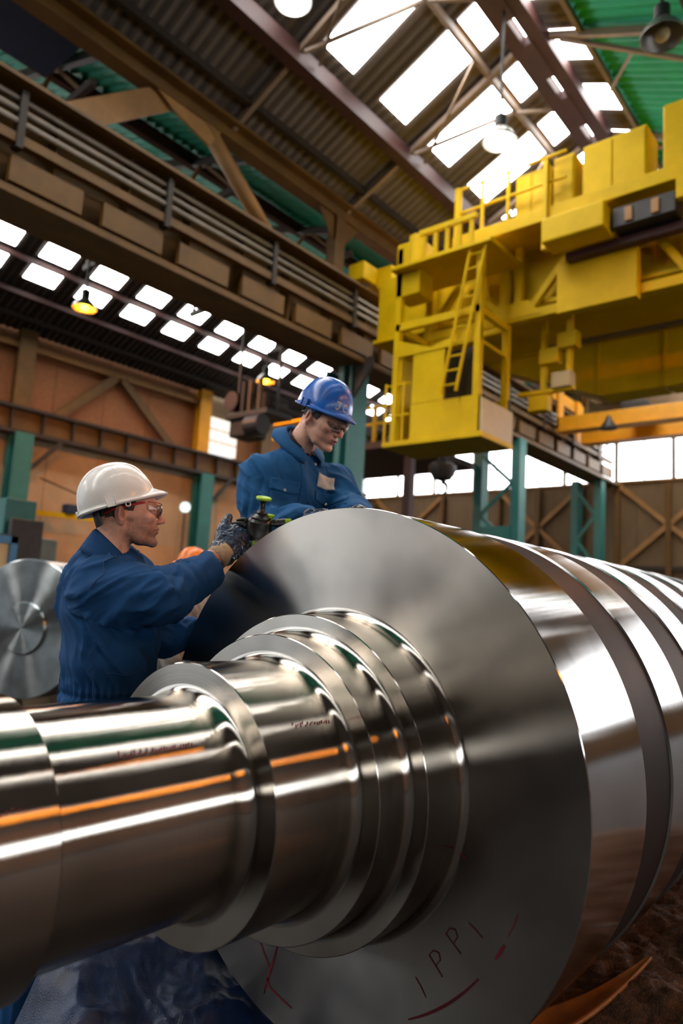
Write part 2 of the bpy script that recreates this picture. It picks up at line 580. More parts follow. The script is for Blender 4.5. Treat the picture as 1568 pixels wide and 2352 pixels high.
# braced frame on top of it: chord, posts, inverted V diagonals
t = thing('lattice_girder', 'deep brown lattice girder with inverted V diagonals under the nave eave', 'girder', (-10, 11.7, 8.5))
obj('top_chord', MB().box((-10.22, 0.5, 10.05), (-9.90, 28.0, 10.33)), M['ochre'], t)
obj('chord_lip', MB().box((-9.90, 0.5, 10.26), (-9.70, 28.0, 10.33)), M['ochre'], t)
for y in (11.15, 18.65, 26.1):
    obj('post', MB().box((-10.2, y - 0.16, 8.445), (-9.92, y + 0.16, 10.05)), M['ochre'], t)
    for s in (-1, 1):
        obj('knee_gusset', MB().prism([(-10.02, y + s * 0.16, 10.12), (-10.02, y + s * 0.75, 10.12), (-10.02, y + s * 0.16, 9.45)], (0.04, 0, 0)), M['ochre'], t)
for ya, yb, yc in ((4.55, 6.9, 9.4), (12.6, 14.9, 17.2), (20.0, 22.3, 24.7)):
    obj('flat_diagonal', MB().bar((-10.05, ya + 0.12, 8.62), (-10.05, yb - 0.45, 10.1), 0.06, 0.42, up=(0, -1, 1)), M['ochre_light'], t)
    obj('tube_diagonal', MB().tube([(-10.05, yb + 0.35, 10.12), (-10.05, yc - 0.12, 8.56)], 0.15, 14), M['ochre_light'], t, smooth=True)
    obj('apex_gusset', MB().prism([(-9.98, yb - 0.9, 10.14), (-9.98, yb + 0.75, 10.14), (-9.98, yb + 0.45, 9.65), (-9.98, yb - 0.35, 9.85)], (0.05, 0, 0)), M['ochre_light'], t)

# lattice of the left bay's own trusses, seen through it against the green lining
def left_truss(y, lab):
    t = thing('roof_truss', lab, 'truss', (-13, y, 10), 'left bay roof trusses')
    obj('rafter', MB().bar((-10.3, y, zlr(-10.3) - 0.25), (-16.3, y, zlr(-16.3) - 0.25), 0.12, 0.16), M['umber'], t)
    obj('bottom_chord', MB().bar((-10.3, y, 9.7), (-16.4, y, 9.55), 0.10, 0.14), M['umber'], t)
    for (xa, xb) in ((-10.6, -11.8), (-13.2, -11.8), (-13.2, -14.9), (-16.3, -14.9)):
        za, zb = (9.68 if xa in (-10.6, -13.2, -16.3) else 0), zlr(xb) - 0.25
        obj('strut', MB().bar((xa, y, 9.64), (xb, y, zb), 0.07, 0.07), M['ochre'], t)
    return t
for y, lab in ((5.2, 'dark truss of the left bay nearest the camera, against green lining'), (8.6, 'dark truss of the left bay behind the flat brown diagonal'),
               (12.0, 'dark truss of the left bay behind the lattice post'), (15.4, 'dark truss of the left bay beyond the lattice post'), (18.9, 'dark truss of the left bay, fifth from the camera')):
    left_truss(y, lab)

# ---------------------------------------------------------------- teal columns
c = thing('steel_column', 'wide teal steel column directly behind the man in the blue hard hat', 'column', (-10, 11.74, 0))
for s in (-1, 1):
    obj('flange', MB().box((-10 + s * 0.36 - 0.03, 11.45, 0), (-10 + s * 0.36 + 0.03, 12.05, 6.62)), M['teal'], c)
obj('web', MB().box((-10.33, 11.72, 0), (-9.67, 11.76, 6.62)), M['teal'], c)
obj('face_angle', MB().box((-9.95, 11.40, 0), (-9.8, 11.72, 6.62)), M['teal'], c)
for z in (1.2, 2.6, 4.0, 5.4):
    obj('batten', MB().box((-10.36, 11.44, z), (-9.64, 11.47, z + 0.35)), M['teal'], c)
obj('cap_bracket', MB().prism([(-9.97, 11.5, 6.76), (-9.1, 11.5, 6.76), (-9.1, 11.5, 6.55), (-9.6, 11.5, 5.9), (-9.97, 11.5, 5.9)], (0, 0.08, 0)), M['umber'], c)

def laced_column(y, w, lab, panel):
    c = thing('steel_column', lab, 'column', (-10, y, 0))
    for s in (-1, 1):
        obj('leg', MB().box((-10 + s * w / 2 - 0.14, y - 0.22, 0), (-10 + s * w / 2 + 0.14, y + 0.22, 6.62)), M['teal'], c)
    z = 0.5
    k = 0
    while z < 6.0:
        a, b = (-1, 1) if k % 2 == 0 else (1, -1)
        obj('lacing', MB().bar((-10 + a * (w / 2 - 0.1), y - 0.2, z), (-10 + b * (w / 2 - 0.1), y - 0.2, z + 0.95), 0.05, 0.12), M['teal'], c)
        z += 0.95
        k += 1
    if panel:
        obj('batten_plate', MB().box((-10 - w / 2 + 0.1, y - 0.26, 3.2), (-10 + w / 2 - 0.1, y - 0.2, 3.95)), M['teal'], c)
    return c
laced_column(19.23, 1.25, 'laced pair of teal column legs below the crane cab, second in the row', True)
laced_column(26.5, 0.9, 'dark teal laced column at the far end of the runway girder', False)

# ---------------------------------------------------------------- outer wall of the left bay (x = -22.5)
w = bpy.data.objects.new('wall_left', None)
COL.objects.link(w)
ORG[w.name] = Vector((0, 0, 0))
struct(w)
y = 2.0
i = 0
while y < Y1:
    ye = min(y + 1.85, Y1)
    if not (17.4 < y + 0.9 < 19.8):
        obj('wall_panel', MB().box((-22.7, y, 6.9), (-22.55, ye - 0.02, 9.7)), M['brick'], w)
    obj('wall_panel', MB().box((-22.7, y, 3.2), (-22.55 + 0.01 * (i % 2), ye - 0.02, 6.9)), M['plaster' if i % 3 else 'plaster_warm'], w)
    obj('wall_panel', MB().box((-22.7, y, 0), (-22.55, ye - 0.02, 3.2)), M['plaster_warm' if i % 2 else 'plaster'], w)
    y += 1.85
    i += 1
obj('wall_panel', MB().box((-22.72, 16.8, 6.9), (-22.62, 17.5, 9.7)), M['brick'], w)
obj('wall_panel', MB().box((-22.72, 19.4, 6.9), (-22.62, 20.6, 9.7)), M['brick'], w)
obj('wall_panel', MB().box((-22.72, 17.4, 8.75), (-22.62, 19.6, 9.7)), M['plaster'], w)
for k, (ya, yb) in enumerate(((17.55, 18.5), (18.55, 19.5))):
    wn = struct(obj('window_%d' % (k + 1), MB().box((-22.66, ya, 7.25), (-22.6, yb, 8.75)), M['glass_dim']))
    for z in (7.75, 8.25):
        obj('glazing_bar', MB().box((-22.62, ya, z - 0.02), (-22.57, yb, z + 0.02)), M['ochre_light'], wn)

b = thing('runway_beam', 'rusty orange-brown runway beam along the left outer wall', 'beam', (-22, 13.7, 6.2))
obj('web', MB().box((-22.25, 3, 6.3), (-22.2, Y1, 6.95)), M['ochre'], b)
obj('top_flange', MB().box((-22.5, 3, 6.95), (-22.0, Y1, 7.05)), M['umber'], b)
obj('bottom_flange', MB().box((-22.5, 3, 6.15), (-22.0, Y1, 6.28)), M['umber'], b)
y = 3.4
while y < Y1:
    obj('stiffener', MB().box((-22.2, y, 6.28), (-22.05, y + 0.05, 6.95)), M['umber'], b)
    y += 1.05

def wall_brace(ya, ym, yb, lab):
    t = thing('wall_bracing', lab, 'bracing', (-22.4, ym, 7.0))
    for s, (p, q) in enumerate((((ya, 7.05), (ym - 0.15, 9.0)), ((ym + 0.15, 9.0), (yb, 7.05)))):
        obj('diagonal', MB().bar((-22.35, p[0], p[1]), (-22.35, q[0], q[1]), 0.12, 0.3, up=(0, 1, 1)), M['ochre'], t)
    obj('head_rail', MB().box((-22.45, ya - 1.3, 9.0), (-22.3, yb + 1.4, 9.2)), M['ochre_light'], t)
    return t
wall_brace(11.3, 13.5, 16.0, 'inverted V timber-brown braces on the brick wall panel above the white hard hat')
wall_brace(4.2, 6.3, 8.6, 'inverted V brown braces on the wall at the left picture edge')
wall_brace(21.5, 23.5, 25.8, 'inverted V brown braces on the wall beyond the bright window')
for y, lab in ((10.0, 'brown wall post at the left edge above the runway beam'), (17.35, 'brown wall post beside the bright left wall window'), (20.8, 'brown wall post past the bright left wall window')):
    tag(obj('wall_post', MB().box((-22.55, y - 0.2, 7.05), (-22.15, y + 0.2, 9.6)).box((-22.15, y - 0.28, 7.05), (-22.11, y + 0.28, 9.6)), M['orange_yellow' if y == 17.35 else 'ochre']), lab, 'post')

for y, lab in ((10.05, 'teal column of the outer wall at the left picture edge'), (17.43, 'teal column of the outer wall behind the gloved hand'), (24.8, 'teal column of the outer wall farthest from the camera')):
    c = thing('steel_column', lab, 'column', (-21.9, y, 0))
    for s in (-1, 1):
        obj('flange', MB().box((-22 + s * 0.25 - 0.025, y - 0.3, 0), (-22 + s * 0.25 + 0.025, y + 0.3, 6.15)), M['teal'], c)
    obj('web', MB().box((-22.25, y - 0.02, 0), (-21.75, y + 0.02, 6.15)), M['teal'], c)
    obj('knee_brace', MB().bar((-21.9, y + 0.3, 5.0), (-21.9, y + 1.3, 6.1), 0.1, 0.14), M['umber'], c)

# ---------------------------------------------------------------- far gable (y = 28.2) with its window strip
w = bpy.data.objects.new('wall_back', None)
COL.objects.link(w)
ORG[w.name] = Vector((0, 0, 0))
struct(w)
x = -22.5
i = 0
while x < 12.4:
    xe = min(x + 1.15, 12.5)
    top = 6.85 if x < -0.7 else 3.2
    obj('wall_board', MB().box((x, Y1, 0), (xe - 0.015, Y1 + 0.1 + 0.02 * (i % 2), top)), M['board'], w)
    z0 = 8.75 if x < -0.7 else 8.4
    ztop = 12.6
    obj('wall_board', MB().box((x, Y1, z0), (xe - 0.015, Y1 + 0.1 + 0.02 * (i % 2), ztop)), M['board'], w)
    x += 1.15
    i += 1
x = -22.4
k = 3
while x < -0.8:
    xe = min(x + 2.15, -0.75)
    wn = struct(obj('window_%d' % k, MB().box((x + 0.06, Y1 + 0.04, 6.85), (xe - 0.06, Y1 + 0.08, 8.75)), M['glass_win']))
    obj('window_frame', MB().box((xe - 0.08, Y1 - 0.03, 6.85), (xe + 0.08, Y1 + 0.1, 8.75)), M['greysteel'], wn)
    obj('glazing_bar', MB().box(((x + xe) / 2 - 0.025, Y1, 6.85), ((x + xe) / 2 + 0.025, Y1 + 0.04, 8.75)), M['greysteel'], wn)
    obj('window_sill', MB().box((x, Y1 - 0.1, 6.76), (xe, Y1 + 0.1, 6.85)), M['ochre_light'], wn)
    x += 2.15
    k += 1
x = -0.6
while x < 12.3:
    xe = min(x + 2.15, 12.4)
    wn = struct(obj('window_%d' % k, MB().box((x + 0.06, Y1 + 0.04, 3.2), (xe - 0.06, Y1 + 0.08, 8.4)), M['glass_win']))
    obj('window_frame', MB().box((xe - 0.08, Y1 - 0.03, 3.2), (xe + 0.08, Y1 + 0.1, 8.4)), M['greysteel'], wn)
    for z in (4.9, 6.7):
        obj('glazing_bar', MB().box((x, Y1, z - 0.03), (xe, Y1 + 0.04, z + 0.03)), M['greysteel'], wn)
    x += 2.15
    k += 1
def gable_brace(xa, xb, lab):
    t = thing('wall_bracing', lab, 'bracing', ((xa + xb) / 2, 28.0, 0))
    for p, q in (((xa, 6.7), (xb, 3.4)), ((xb, 6.7), (xa, 3.4)), ((xa, 0.2), (xb, 3.3)), ((xb, 0.2), (xa, 3.3))):
        obj('diagonal', MB().bar((p[0], 28.08, p[1]), (q[0], 28.08, q[1]), 0.1, 0.18, up=(1, 0, 1)), M['ochre_light'], t)
    obj('rail', MB().box((xa, 28.0, 3.28), (xb, 28.12, 3.46)), M['umber'], t)
    for x in (xa, (xa + xb) / 2, xb):
        obj('post', MB().box((x - 0.1, 27.98, 0), (x + 0.1, 28.12, 6.7)), M['ochre'], t)
gable_brace(-9.4, -5.6, 'cross bracing on the brown gable boards at the right picture edge')
gable_brace(-14.6, -10.9, 'cross bracing on the brown gable boards between the teal columns')
gable_brace(-21.5, -17.5, 'cross bracing on the brown gable boards left of the hanging hook')

# right outer wall and the gable behind the camera
w = bpy.data.objects.new('wall_right', None)
COL.objects.link(w)
ORG[w.name] = Vector((0, 0, 0))
struct(w)
y = Y0
while y < Y1:
    ye = min(y + 2.7, Y1)
    obj('wall_panel', MB().box((12.4, y, 0), (12.55, ye - 0.02, 2.8)), M['roof'], w)
    obj('wall_panel', MB().box((12.4, y, 4.3), (12.55, ye - 0.02, 10.0)), M['roof'], w)
    wn = struct(obj('window_%d' % k, MB().box((12.45, y + 0.15, 2.8), (12.5, ye - 0.15, 4.3)), M['glass_side']))
    obj('window_frame', MB().box((12.38, ye - 0.17, 2.8), (12.5, ye + 0.13, 4.3)), M['greysteel'], wn)
    k += 1
    y += 2.7
w = bpy.data.objects.new('wall_front', None)
COL.objects.link(w)
ORG[w.name] = Vector((0, 0, 0))
struct(w)
x = -22.5
while x < 12.4:
    obj('wall_panel', MB().box((x, Y0 - 0.15, 0), (min(x + 2.5, 12.5) - 0.02, Y0, 12.6)), M['roof_dark'], w)
    x += 2.5

# ---------------------------------------------------------------- lamps
def bay_lamp(x, y, z, lab, kind, zceil, group):
    t = thing('bay_lamp', lab, 'lamp', (x, y, z), group)
    obj('rod', MB().tube([(x, y, z + 0.42), (x, y, zceil)], 0.025, 8), M['darksteel'], t)
    obj('gear_housing', MB().lathe([(0.2, 0.09), (0.22, 0.11), (0.4, 0.11), (0.44, 0.05)], (x, y, z), (0, 0, 1), 20), M['darksteel'], t, auto=40)
    sh = MB()
    prof = [(0.22, 0.08), (0.16, 0.14), (0.06, 0.24), (-0.06, 0.3), (-0.08, 0.3), (-0.06, 0.29), (0.05, 0.23), (0.15, 0.13), (0.2, 0.07)]
    n = 28
    rows = []
    for (q, r) in prof:
        rows.append([(x + r * math.cos(2 * math.pi * j / n), y + r * math.sin(2 * math.pi * j / n), z + q) for j in range(n + 1)])
    sh.grid(rows)
    obj('shade', sh, M['aluminium'], t, smooth=True)
    obj('bulb', MB().sphere((x, y, z - 0.02), 0.11, 14, 8), M[kind] if kind else M['beige'], t, smooth=True)
    return t
bay_lamp(-16.1, 8.55, 8.45, 'glowing orange sodium lamp among the left bay skylights, nearer one', 'sodium', zlr(-16.1), 'sodium lamps')
bay_lamp(-16.1, 14.9, 8.35, 'glowing orange sodium lamp near the blue hard hat, farther one', 'sodium', zlr(-16.1), 'sodium lamps')
bay_lamp(-5.43, 10.1, 9.55, 'glowing white lamp below the nave skylights', 'whitebulb', 12.0, 'white nave lamps')
bay_lamp(-7.3, 6.74, 10.75, 'glowing white lamp cut by the top picture edge', 'whitebulb', znl(-7.3), 'white nave lamps')
bay_lamp(-2.64, 9.6, 9.75, 'unlit lamp hanging before the green roof lining', None, znr(-2.64), 'unlit nave lamps')
for i, (x, y, z) in enumerate(((8.5, 2.2, 7.0), (8.5, 8.5, 7.0), (8.5, 14.8, 7.0), (0.9, 9.0, 7.7))):
    bay_lamp(x, y, z, 'orange sodium lamp of the right bay, ' + ('nearest the camera', 'second from the camera', 'farthest from the camera', 'over the right runway')[i], 'sodium', (zra if x < 5.6 else zrb)(x), 'right bay sodium lamps')
# ================================================================ YELLOW OVERHEAD CRANE
YM = M['yellow']
M['cabglass'] = mat('dark_cab_glass', '#2c2412', 0.15, var=0.1)
cr = thing('overhead_crane', 'big yellow overhead crane with walkway, truss and hanging operator cab', 'crane', (-5.4, 12.5, 4.4))
def part(name, lo, hi, m=None, parent=None, bevel=0.012):
    return obj(name, MB().box(lo, hi), m or YM, parent or cr, bevel=bevel)
# end carriage on the left rail
ec = part('end_carriage', (-9.84, 11.4, 8.6), (-9.4, 14.9, 9.0))
for y in (11.7, 14.3):
    obj('wheel', MB().lathe([(-0.09, 0.2), (-0.06, 0.24), (0.06, 0.24), (0.09, 0.2)], (-9.62, y, 8.785), (1, 0, 0), 24), M['darksteel'], ec, auto=40)
for y0, y1 in ((11.9, 12.65), (12.75, 13.6)):
    part('buffer_box', (-9.4, y0, 8.52), (-9.0, y1, 9.0), parent=ec)
# near truss girder
tg = part('lower_chord', (-7.75, 11.4, 6.74), (-0.8, 11.62, 6.92))
for x in (-7.62, -5.98, -5.68, -2.75):
    part('truss_post', (x - 0.07, 11.42, 6.9), (x + 0.07, 11.58, 8.22))
for p, q in (((-5.5, 6.9), (-4.5, 8.1)), ((-3.42, 8.0), (-2.75, 6.95)), ((-6.7, 7.6), (-5.98, 6.95)), ((-7.6, 6.95), (-6.75, 8.1)), ((-2.6, 6.95), (-1.4, 8.1))):
    obj('truss_diagonal', MB().bar((p[0], 11.5, p[1]), (q[0], 11.5, q[1]), 0.12, 0.12), YM, cr)
obj('node_gusset', MB().prism([(-6.3, 11.38, 6.8), (-5.2, 11.38, 6.8), (-5.45, 11.38, 7.1), (-6.1, 11.38, 7.1)], (0, 0.03, 0)), YM, cr)
part('machinery_panel', (-4.83, 11.2, 6.62), (-3.47, 11.4, 7.52))
# deck, fascia and handrail
wk = part('walkway', (-6.66, 10.75, 8.2), (-0.8, 11.75, 8.28))
part('walkway_fascia', (-6.68, 10.68, 8.12), (-0.8, 10.76, 8.36))
part('main_deck', (-9.2, 11.6, 7.06), (-0.8, 13.95, 7.14))
part('inner_web', (-9.2, 11.75, 7.1), (-0.8, 11.81, 8.6))
for x in (-6.62, -6.1, -5.58):
    obj('rail_post', MB().tube([(x, 10.75, 8.3), (x, 10.75, 9.35)], 0.035 if x > -6.5 else 0.07, 8), YM, wk)
for z in (8.85, 9.33):
    obj('handrail', MB().tube([(-6.62, 10.75, z), (-4.5, 10.75, z)], 0.028, 8), YM, wk)
for i, (x0, x1, zt) in enumerate(((-5.54, -4.86, 9.32), (-4.82, -4.44, 9.4), (-4.3, -3.24, 9.42), (-3.0, -2.0, 9.62))):
    cb = part('electrical_cabinet', (x0, 10.95, 8.28), (x1, 11.55, zt), bevel=0.03)
    nd = 2 if x1 - x0 > 0.6 else 1
    for k in range(nd):
        a = x0 + (x1 - x0) * k / nd + 0.03
        b_ = x0 + (x1 - x0) * (k + 1) / nd - 0.03
        d = part('cabinet_door', (a, 10.93, 8.35), (b_, 10.96, zt - 0.06), parent=cb, bevel=0.006)
part('suspended_box', (-4.8, 10.45, 7.58), (-3.75, 10.95, 8.02), bevel=0.03)
obj('hanger', MB().box((-4.86, 10.6, 7.55), (-4.78, 10.72, 9.2)), YM, cr)
obj('hanger', MB().box((-2.72, 10.6, 7.75), (-2.6, 10.72, 8.3)), YM, cr)
part('trolley_beam', (-4.6, 11.0, 7.46), (-2.55, 11.18, 7.6), M['redbrown'])
part('trolley_frame', (-3.7, 10.7, 7.62), (-2.75, 11.1, 7.95), M['darksteel'])
for x in (-3.5, -3.1):
    part('trolley_plate', (x, 10.66, 7.66), (x + 0.12, 10.7, 7.9), M['ochre_light'])
# far box girder with tapered end, in panels
xs = [-7.6, -6.32, -5.06, -3.78, -2.5, -1.2]
for i in range(len(xs) - 1):
    a, b_ = xs[i] + 0.012, xs[i + 1] - 0.012
    za, zb = (6.95 - (6.95 - 5.92) * min(1, max(0, (v + 7.6) / 2.5)) for v in (xs[i], xs[i + 1]))
    obj('girder_panel', MB().prism([(a, 13.95, 7.06), (b_, 13.95, 7.06), (b_, 13.95, zb), (a, 13.95, za)], (0, 0.6, 0)), YM, cr, bevel=0.012)
    obj('seam_rib', MB().box((xs[i + 1] - 0.03, 13.9, zb), (xs[i + 1] + 0.03, 13.95, 7.06)), YM, cr)
obj('girder_flange', MB().box((-7.7, 13.85, 7.04), (-0.8, 14.7, 7.1)), YM, cr)
obj('cable_tray', MB().box((-6.0, 13.6, 7.0), (-1.0, 13.75, 7.06)), M['greysteel'], cr)

# operator cab in its hanging frame
cb = part('operator_cab', (-7.9, 10.4, 4.36), (-5.78, 11.6, 4.46))
for (x, y) in ((-7.66, 10.46), (-5.92, 10.46), (-7.66, 11.5), (-5.92, 11.5)):
    obj('cab_post', MB().box((x - 0.06, y - 0.06, 4.46), (x + 0.06, y + 0.06, 8.3 if x < -7 else 7.9)), YM, cb)
for y in (10.46, 11.5):
    obj('cab_beam', MB().box((-7.7, y - 0.06, 6.62), (-5.88, y + 0.06, 6.76)), YM, cb)
for x in (-7.66, -5.92):
    obj('cab_beam', MB().box((x - 0.05, 10.46, 6.62), (x + 0.05, 11.5, 6.74)), YM, cb)
obj('cab_panel', MB().box((-7.28, 10.42, 4.46), (-5.86, 10.47, 5.12)), YM, cb)
obj('cab_door', MB().box((-7.28, 10.44, 5.14), (-6.6, 10.48, 6.12)), YM, cb)
obj('cab_window', MB().box((-6.56, 10.46, 5.14), (-5.98, 10.48, 6.02)), M['cabglass'], cb)
obj('cab_panel', MB().prism([(-7.6, 10.42, 6.1), (-5.86, 10.42, 6.1), (-5.86, 10.42, 6.42), (-6.9, 10.42, 6.16), (-7.6, 10.42, 6.42)], (0, 0.05, 0)), YM, cb)
obj('cab_panel', MB().box((-7.62, 10.46, 4.46), (-7.56, 11.5, 6.1)), YM, cb)
obj('side_panel', MB().box((-5.84, 10.44, 4.40), (-5.79, 11.58, 5.06)), M['beige'], cb)
obj('cab_panel', MB().box((-7.6, 11.5, 4.46), (-5.86, 11.56, 5.3)), YM, cb)
obj('cab_roof', MB().box((-7.6, 10.5, 6.1), (-5.9, 11.5, 6.16)), YM, cb)
obj('cab_seat', MB().box((-6.8, 10.9, 4.46), (-6.4, 11.3, 5.0)).box((-6.8, 11.25, 5.0), (-6.4, 11.33, 5.7)), M['darksteel'], cb, bevel=0.03)
for x in (-7.86, -7.45):
    obj('guard_post', MB().tube([(x, 10.42, 4.46), (x, 10.42, 5.6)], 0.025, 8), YM, cb)
for z in (4.95, 5.55):
    obj('guard_rail', MB().tube([(-7.86, 10.42, z), (-7.3, 10.42, z)], 0.022, 8), YM, cb)
obj('access_platform', MB().box((-7.75, 10.2, 7.78), (-5.6, 11.4, 7.86)), YM, cr, bevel=0.01)
for x in (-7.0, -6.75, -6.5, -6.25, -6.0):
    obj('rail_post', MB().box((x - 0.04, 10.2, 7.86), (x + 0.04, 10.25, 8.35)), YM, cr)
obj('handrail', MB().box((-7.1, 10.18, 8.3), (-5.9, 10.26, 8.4)), YM, cr)
obj('motor_cover', MB().tube([(-7.35, 10.5, 7.86), (-7.35, 10.5, 8.5)], 0.16, 18), YM, cr, smooth=False, bevel=0.02)
obj('switch_box', MB().box((-7.75, 10.4, 7.3), (-7.2, 10.9, 8.4)), YM, cr, bevel=0.02)
ld = obj('ladder_stile', MB().tube([(-6.55, 10.3, 5.2), (-6.05, 10.3, 7.8)], 0.03, 8).tube([(-6.25, 10.3, 5.2), (-5.75, 10.3, 7.8)], 0.03, 8), YM, cr)
for i in range(10):
    q = 0.05 + i * 0.1
    obj('rung', MB().tube([(-6.55 + 0.5 * q, 10.3, 5.2 + 2.6 * q), (-6.25 + 0.5 * q, 10.3, 5.2 + 2.6 * q)], 0.018, 6), YM, ld)
for x in (-5.5, -5.0):
    obj('festoon_post', MB().box((x - 0.05, 12.2, 5.6), (x + 0.05, 12.3, 7.08)), YM, cr)
for i, (x, z) in enumerate(((-5.75, 5.2), (-5.3, 5.6), (-5.55, 6.1), (-5.2, 6.35))):
    obj('festoon_box', MB().box((x, 12.1, z), (x + 0.38, 12.35, z + 0.3)), YM if i != 1 else M['beige'], cr, bevel=0.02)
obj('festoon_rail', MB().box((-6.0, 12.18, 5.55), (-4.9, 12.3, 5.63)), YM, cr)

# hook block hanging from it
hk = thing('hook_block', 'black crane hook block hanging in front of the far gable windows', 'hook', (-8.15, 13.0, 3.9))
obj('sheave_case', MB().lathe([(0.28, 0.05), (0.32, 0.2), (0.5, 0.3), (0.62, 0.3), (0.7, 0.2), (0.72, 0.06)], (-8.15, 13.0, 3.9), (0, 0, 1), 20), M['darksteel'], hk, auto=40)
obj('hook', MB().tube([(-8.15 + 0.13 * math.sin(a), 13.0, 4.02 + 0.13 * math.cos(a)) for a in [0.1 * j for j in range(0, 45)]], [0.05 - 0.0008 * j for j in range(45)], 10), M['darksteel'], hk, smooth=True)
for s in (-1, 1):
    obj('rope', MB().tube([(-8.15 + s * 0.1, 13.0, 4.6), (-8.15 + s * 0.1, 13.0, 7.05)], 0.014, 6), M['darksteel'], hk)

# farther orange-yellow crane
oc = thing('overhead_crane', 'smaller orange-yellow twin-girder crane far down the nave', 'crane', (-5, 22.5, 7.3))
OM = M['orange_yellow']
for (y, z0, z1, x0) in ((22.0, 7.52, 7.98, -9.4), (23.6, 7.42, 7.84, -9.2)):
    gd = obj('girder', MB().box((x0, y, z0), (-0.9, y + 0.4, z1)), OM, oc, bevel=0.015)
    obj('girder_flange', MB().box((x0, y - 0.08, z0 - 0.04), (-0.9, y + 0.48, z0)), OM, gd)
obj('end_carriage', MB().box((-9.8, 21.7, 8.56), (-9.4, 24.4, 8.95)), OM, oc, bevel=0.015)
for y in (22.0, 23.6):
    obj('hanger_plate', MB().box((-9.4, y, 7.5), (-9.32, y + 0.4, 8.95)), OM, oc)
obj('hoist', MB().box((-7.4, 22.3, 7.98), (-6.6, 23.8, 8.3)), M['darksteel'], oc, bevel=0.03)
obj('lamp_shade', MB().lathe([(-0.42, 0.28), (-0.4, 0.28), (-0.15, 0.12), (0.0, 0.06)], (-7.6, 21.8, 7.75), (0, 0, 1), 16), M['darksteel'], oc, auto=40)

# ================================================================ background left of the blue-hatted man
hs = thing('hoist_trolley', 'dark hoist trolley with red drum and yellow posts left of the blue hard hat', 'hoist', (-13.1, 12.0, 5.6))
obj('frame', MB().box((-14.0, 11.6, 5.95), (-12.4, 12.5, 6.1)), M['darksteel'], hs, bevel=0.02)
obj('gearbox', MB().box((-13.9, 11.7, 5.5), (-13.2, 12.4, 5.95)), M['umber'], hs, bevel=0.04)
obj('drum', MB().tube([(-13.8, 11.6, 6.45), (-13.8, 12.4, 6.45)], 0.26, 18), M['redbrown'], hs, smooth=False)
for x in (-13.35, -13.1, -12.75):
    obj('post', MB().box((x - 0.05, 11.6, 6.1), (x + 0.05, 11.7, 6.9)), M['ochre' if x != -13.35 else 'umber'], hs)
obj('motor', MB().tube([(-12.8, 11.8, 6.35), (-12.8, 12.5, 6.35)], 0.24, 16), M['umber'], hs)
obj('cable_drum', MB().tube([(-12.95, 11.55, 5.65), (-12.45, 11.55, 5.65)], 0.26, 16), M['darksteel'], hs)
for x in (-13.95, -12.45):
    obj('hanger', MB().box((x - 0.03, 11.97, 6.1), (x + 0.03, 12.03, 9.66)), M['darksteel'], hs)
wk2 = thing('service_platform', 'red-brown service platform with yellow guard rail right of the wide teal column', 'platform', (-13, 17, 0))
obj('deck', MB().box((-16.5, 15.6, 5.85), (-11.0, 19.5, 6.05)), M['redbrown'], wk2)
for x in (-16.3, -13.7, -11.2):
    obj('leg', MB().box((x - 0.12, 16.0, 0), (x + 0.12, 16.24, 5.85)), M['redbrown'], wk2)
for x in (-13.8, -13.0, -12.2, -11.3):
    obj('rail_post', MB().box((x - 0.05, 15.65, 6.05), (x + 0.05, 15.75, 7.15)), M['yellow'], wk2)
for z in (6.6, 7.1):
    obj('guard_rail', MB().box((-16.4, 15.66, z - 0.04), (-11.1, 15.74, z + 0.04)), M['yellow'], wk2)
tag(obj('drum_barrel', MB().lathe([(0, 0.3), (0.3, 0.3), (0.31, 0.32), (0.34, 0.3), (0.6, 0.3), (0.62, 0.32), (0.9, 0.3)], (-12.3, 17.2, 6.05), (0, 0, 1), 24), mat('orange_drum_paint', '#e0701a', 0.5), auto=40), 'orange drum on the red-brown service platform', 'drum')
tag(obj('duct_panel', MB().box((-11.6, 3.4, 10.28), (-10.5, 5.0, 10.34)).box((-11.6, 3.4, 10.34), (-11.54, 5.0, 10.6)).box((-10.56, 3.4, 10.34), (-10.5, 5.0, 10.5)), M['blue_sheet']), 'dark blue sheet panel under the roof in the top left corner', 'panel')
# ================================================================ THE BIG ROLL
AXX, AXZ = -1.3732, 0.9177
YA, YB, YC, YD, YE = 1.0988, 1.3650, 1.4791, 1.6380, 0.6547
RA, RB, RC, RD, RE, RS = 0.3185, 0.3870, 0.4445, 0.7735, 0.2707, 0.2435
roll = thing('mill_roll', 'huge shiny lathe-turned steel mill roll with stepped shaft and ringed barrel', 'roller', (AXX, 2.4, AXZ))

def fillet(y, r0, r1, ry, rr, n=10):
    """concave fillet from the cylinder r0 up to the face at y"""
    return [(y - ry + ry * math.sin(a), r0 + rr * (1 - math.cos(a))) for a in [math.pi / 2 * i / n for i in range(n + 1)]]
def edge(y, r, s, c=0.0022):
    """small chamfer at the outer edge of a face"""
    return [(y, r - c), (y + s * c, r)]

def turned(name, prof, mt, parent, n=192):
    mb = MB()
    rows = []
    for (t, r) in prof:
        rows.append([(AXX + r * math.sin(2 * math.pi * k / n), t, AXZ + r * math.cos(2 * math.pi * k / n)) for k in range(n + 1)])
    mb.grid(rows)
    o = obj(name, mb, mt, parent, auto=28)
    return o
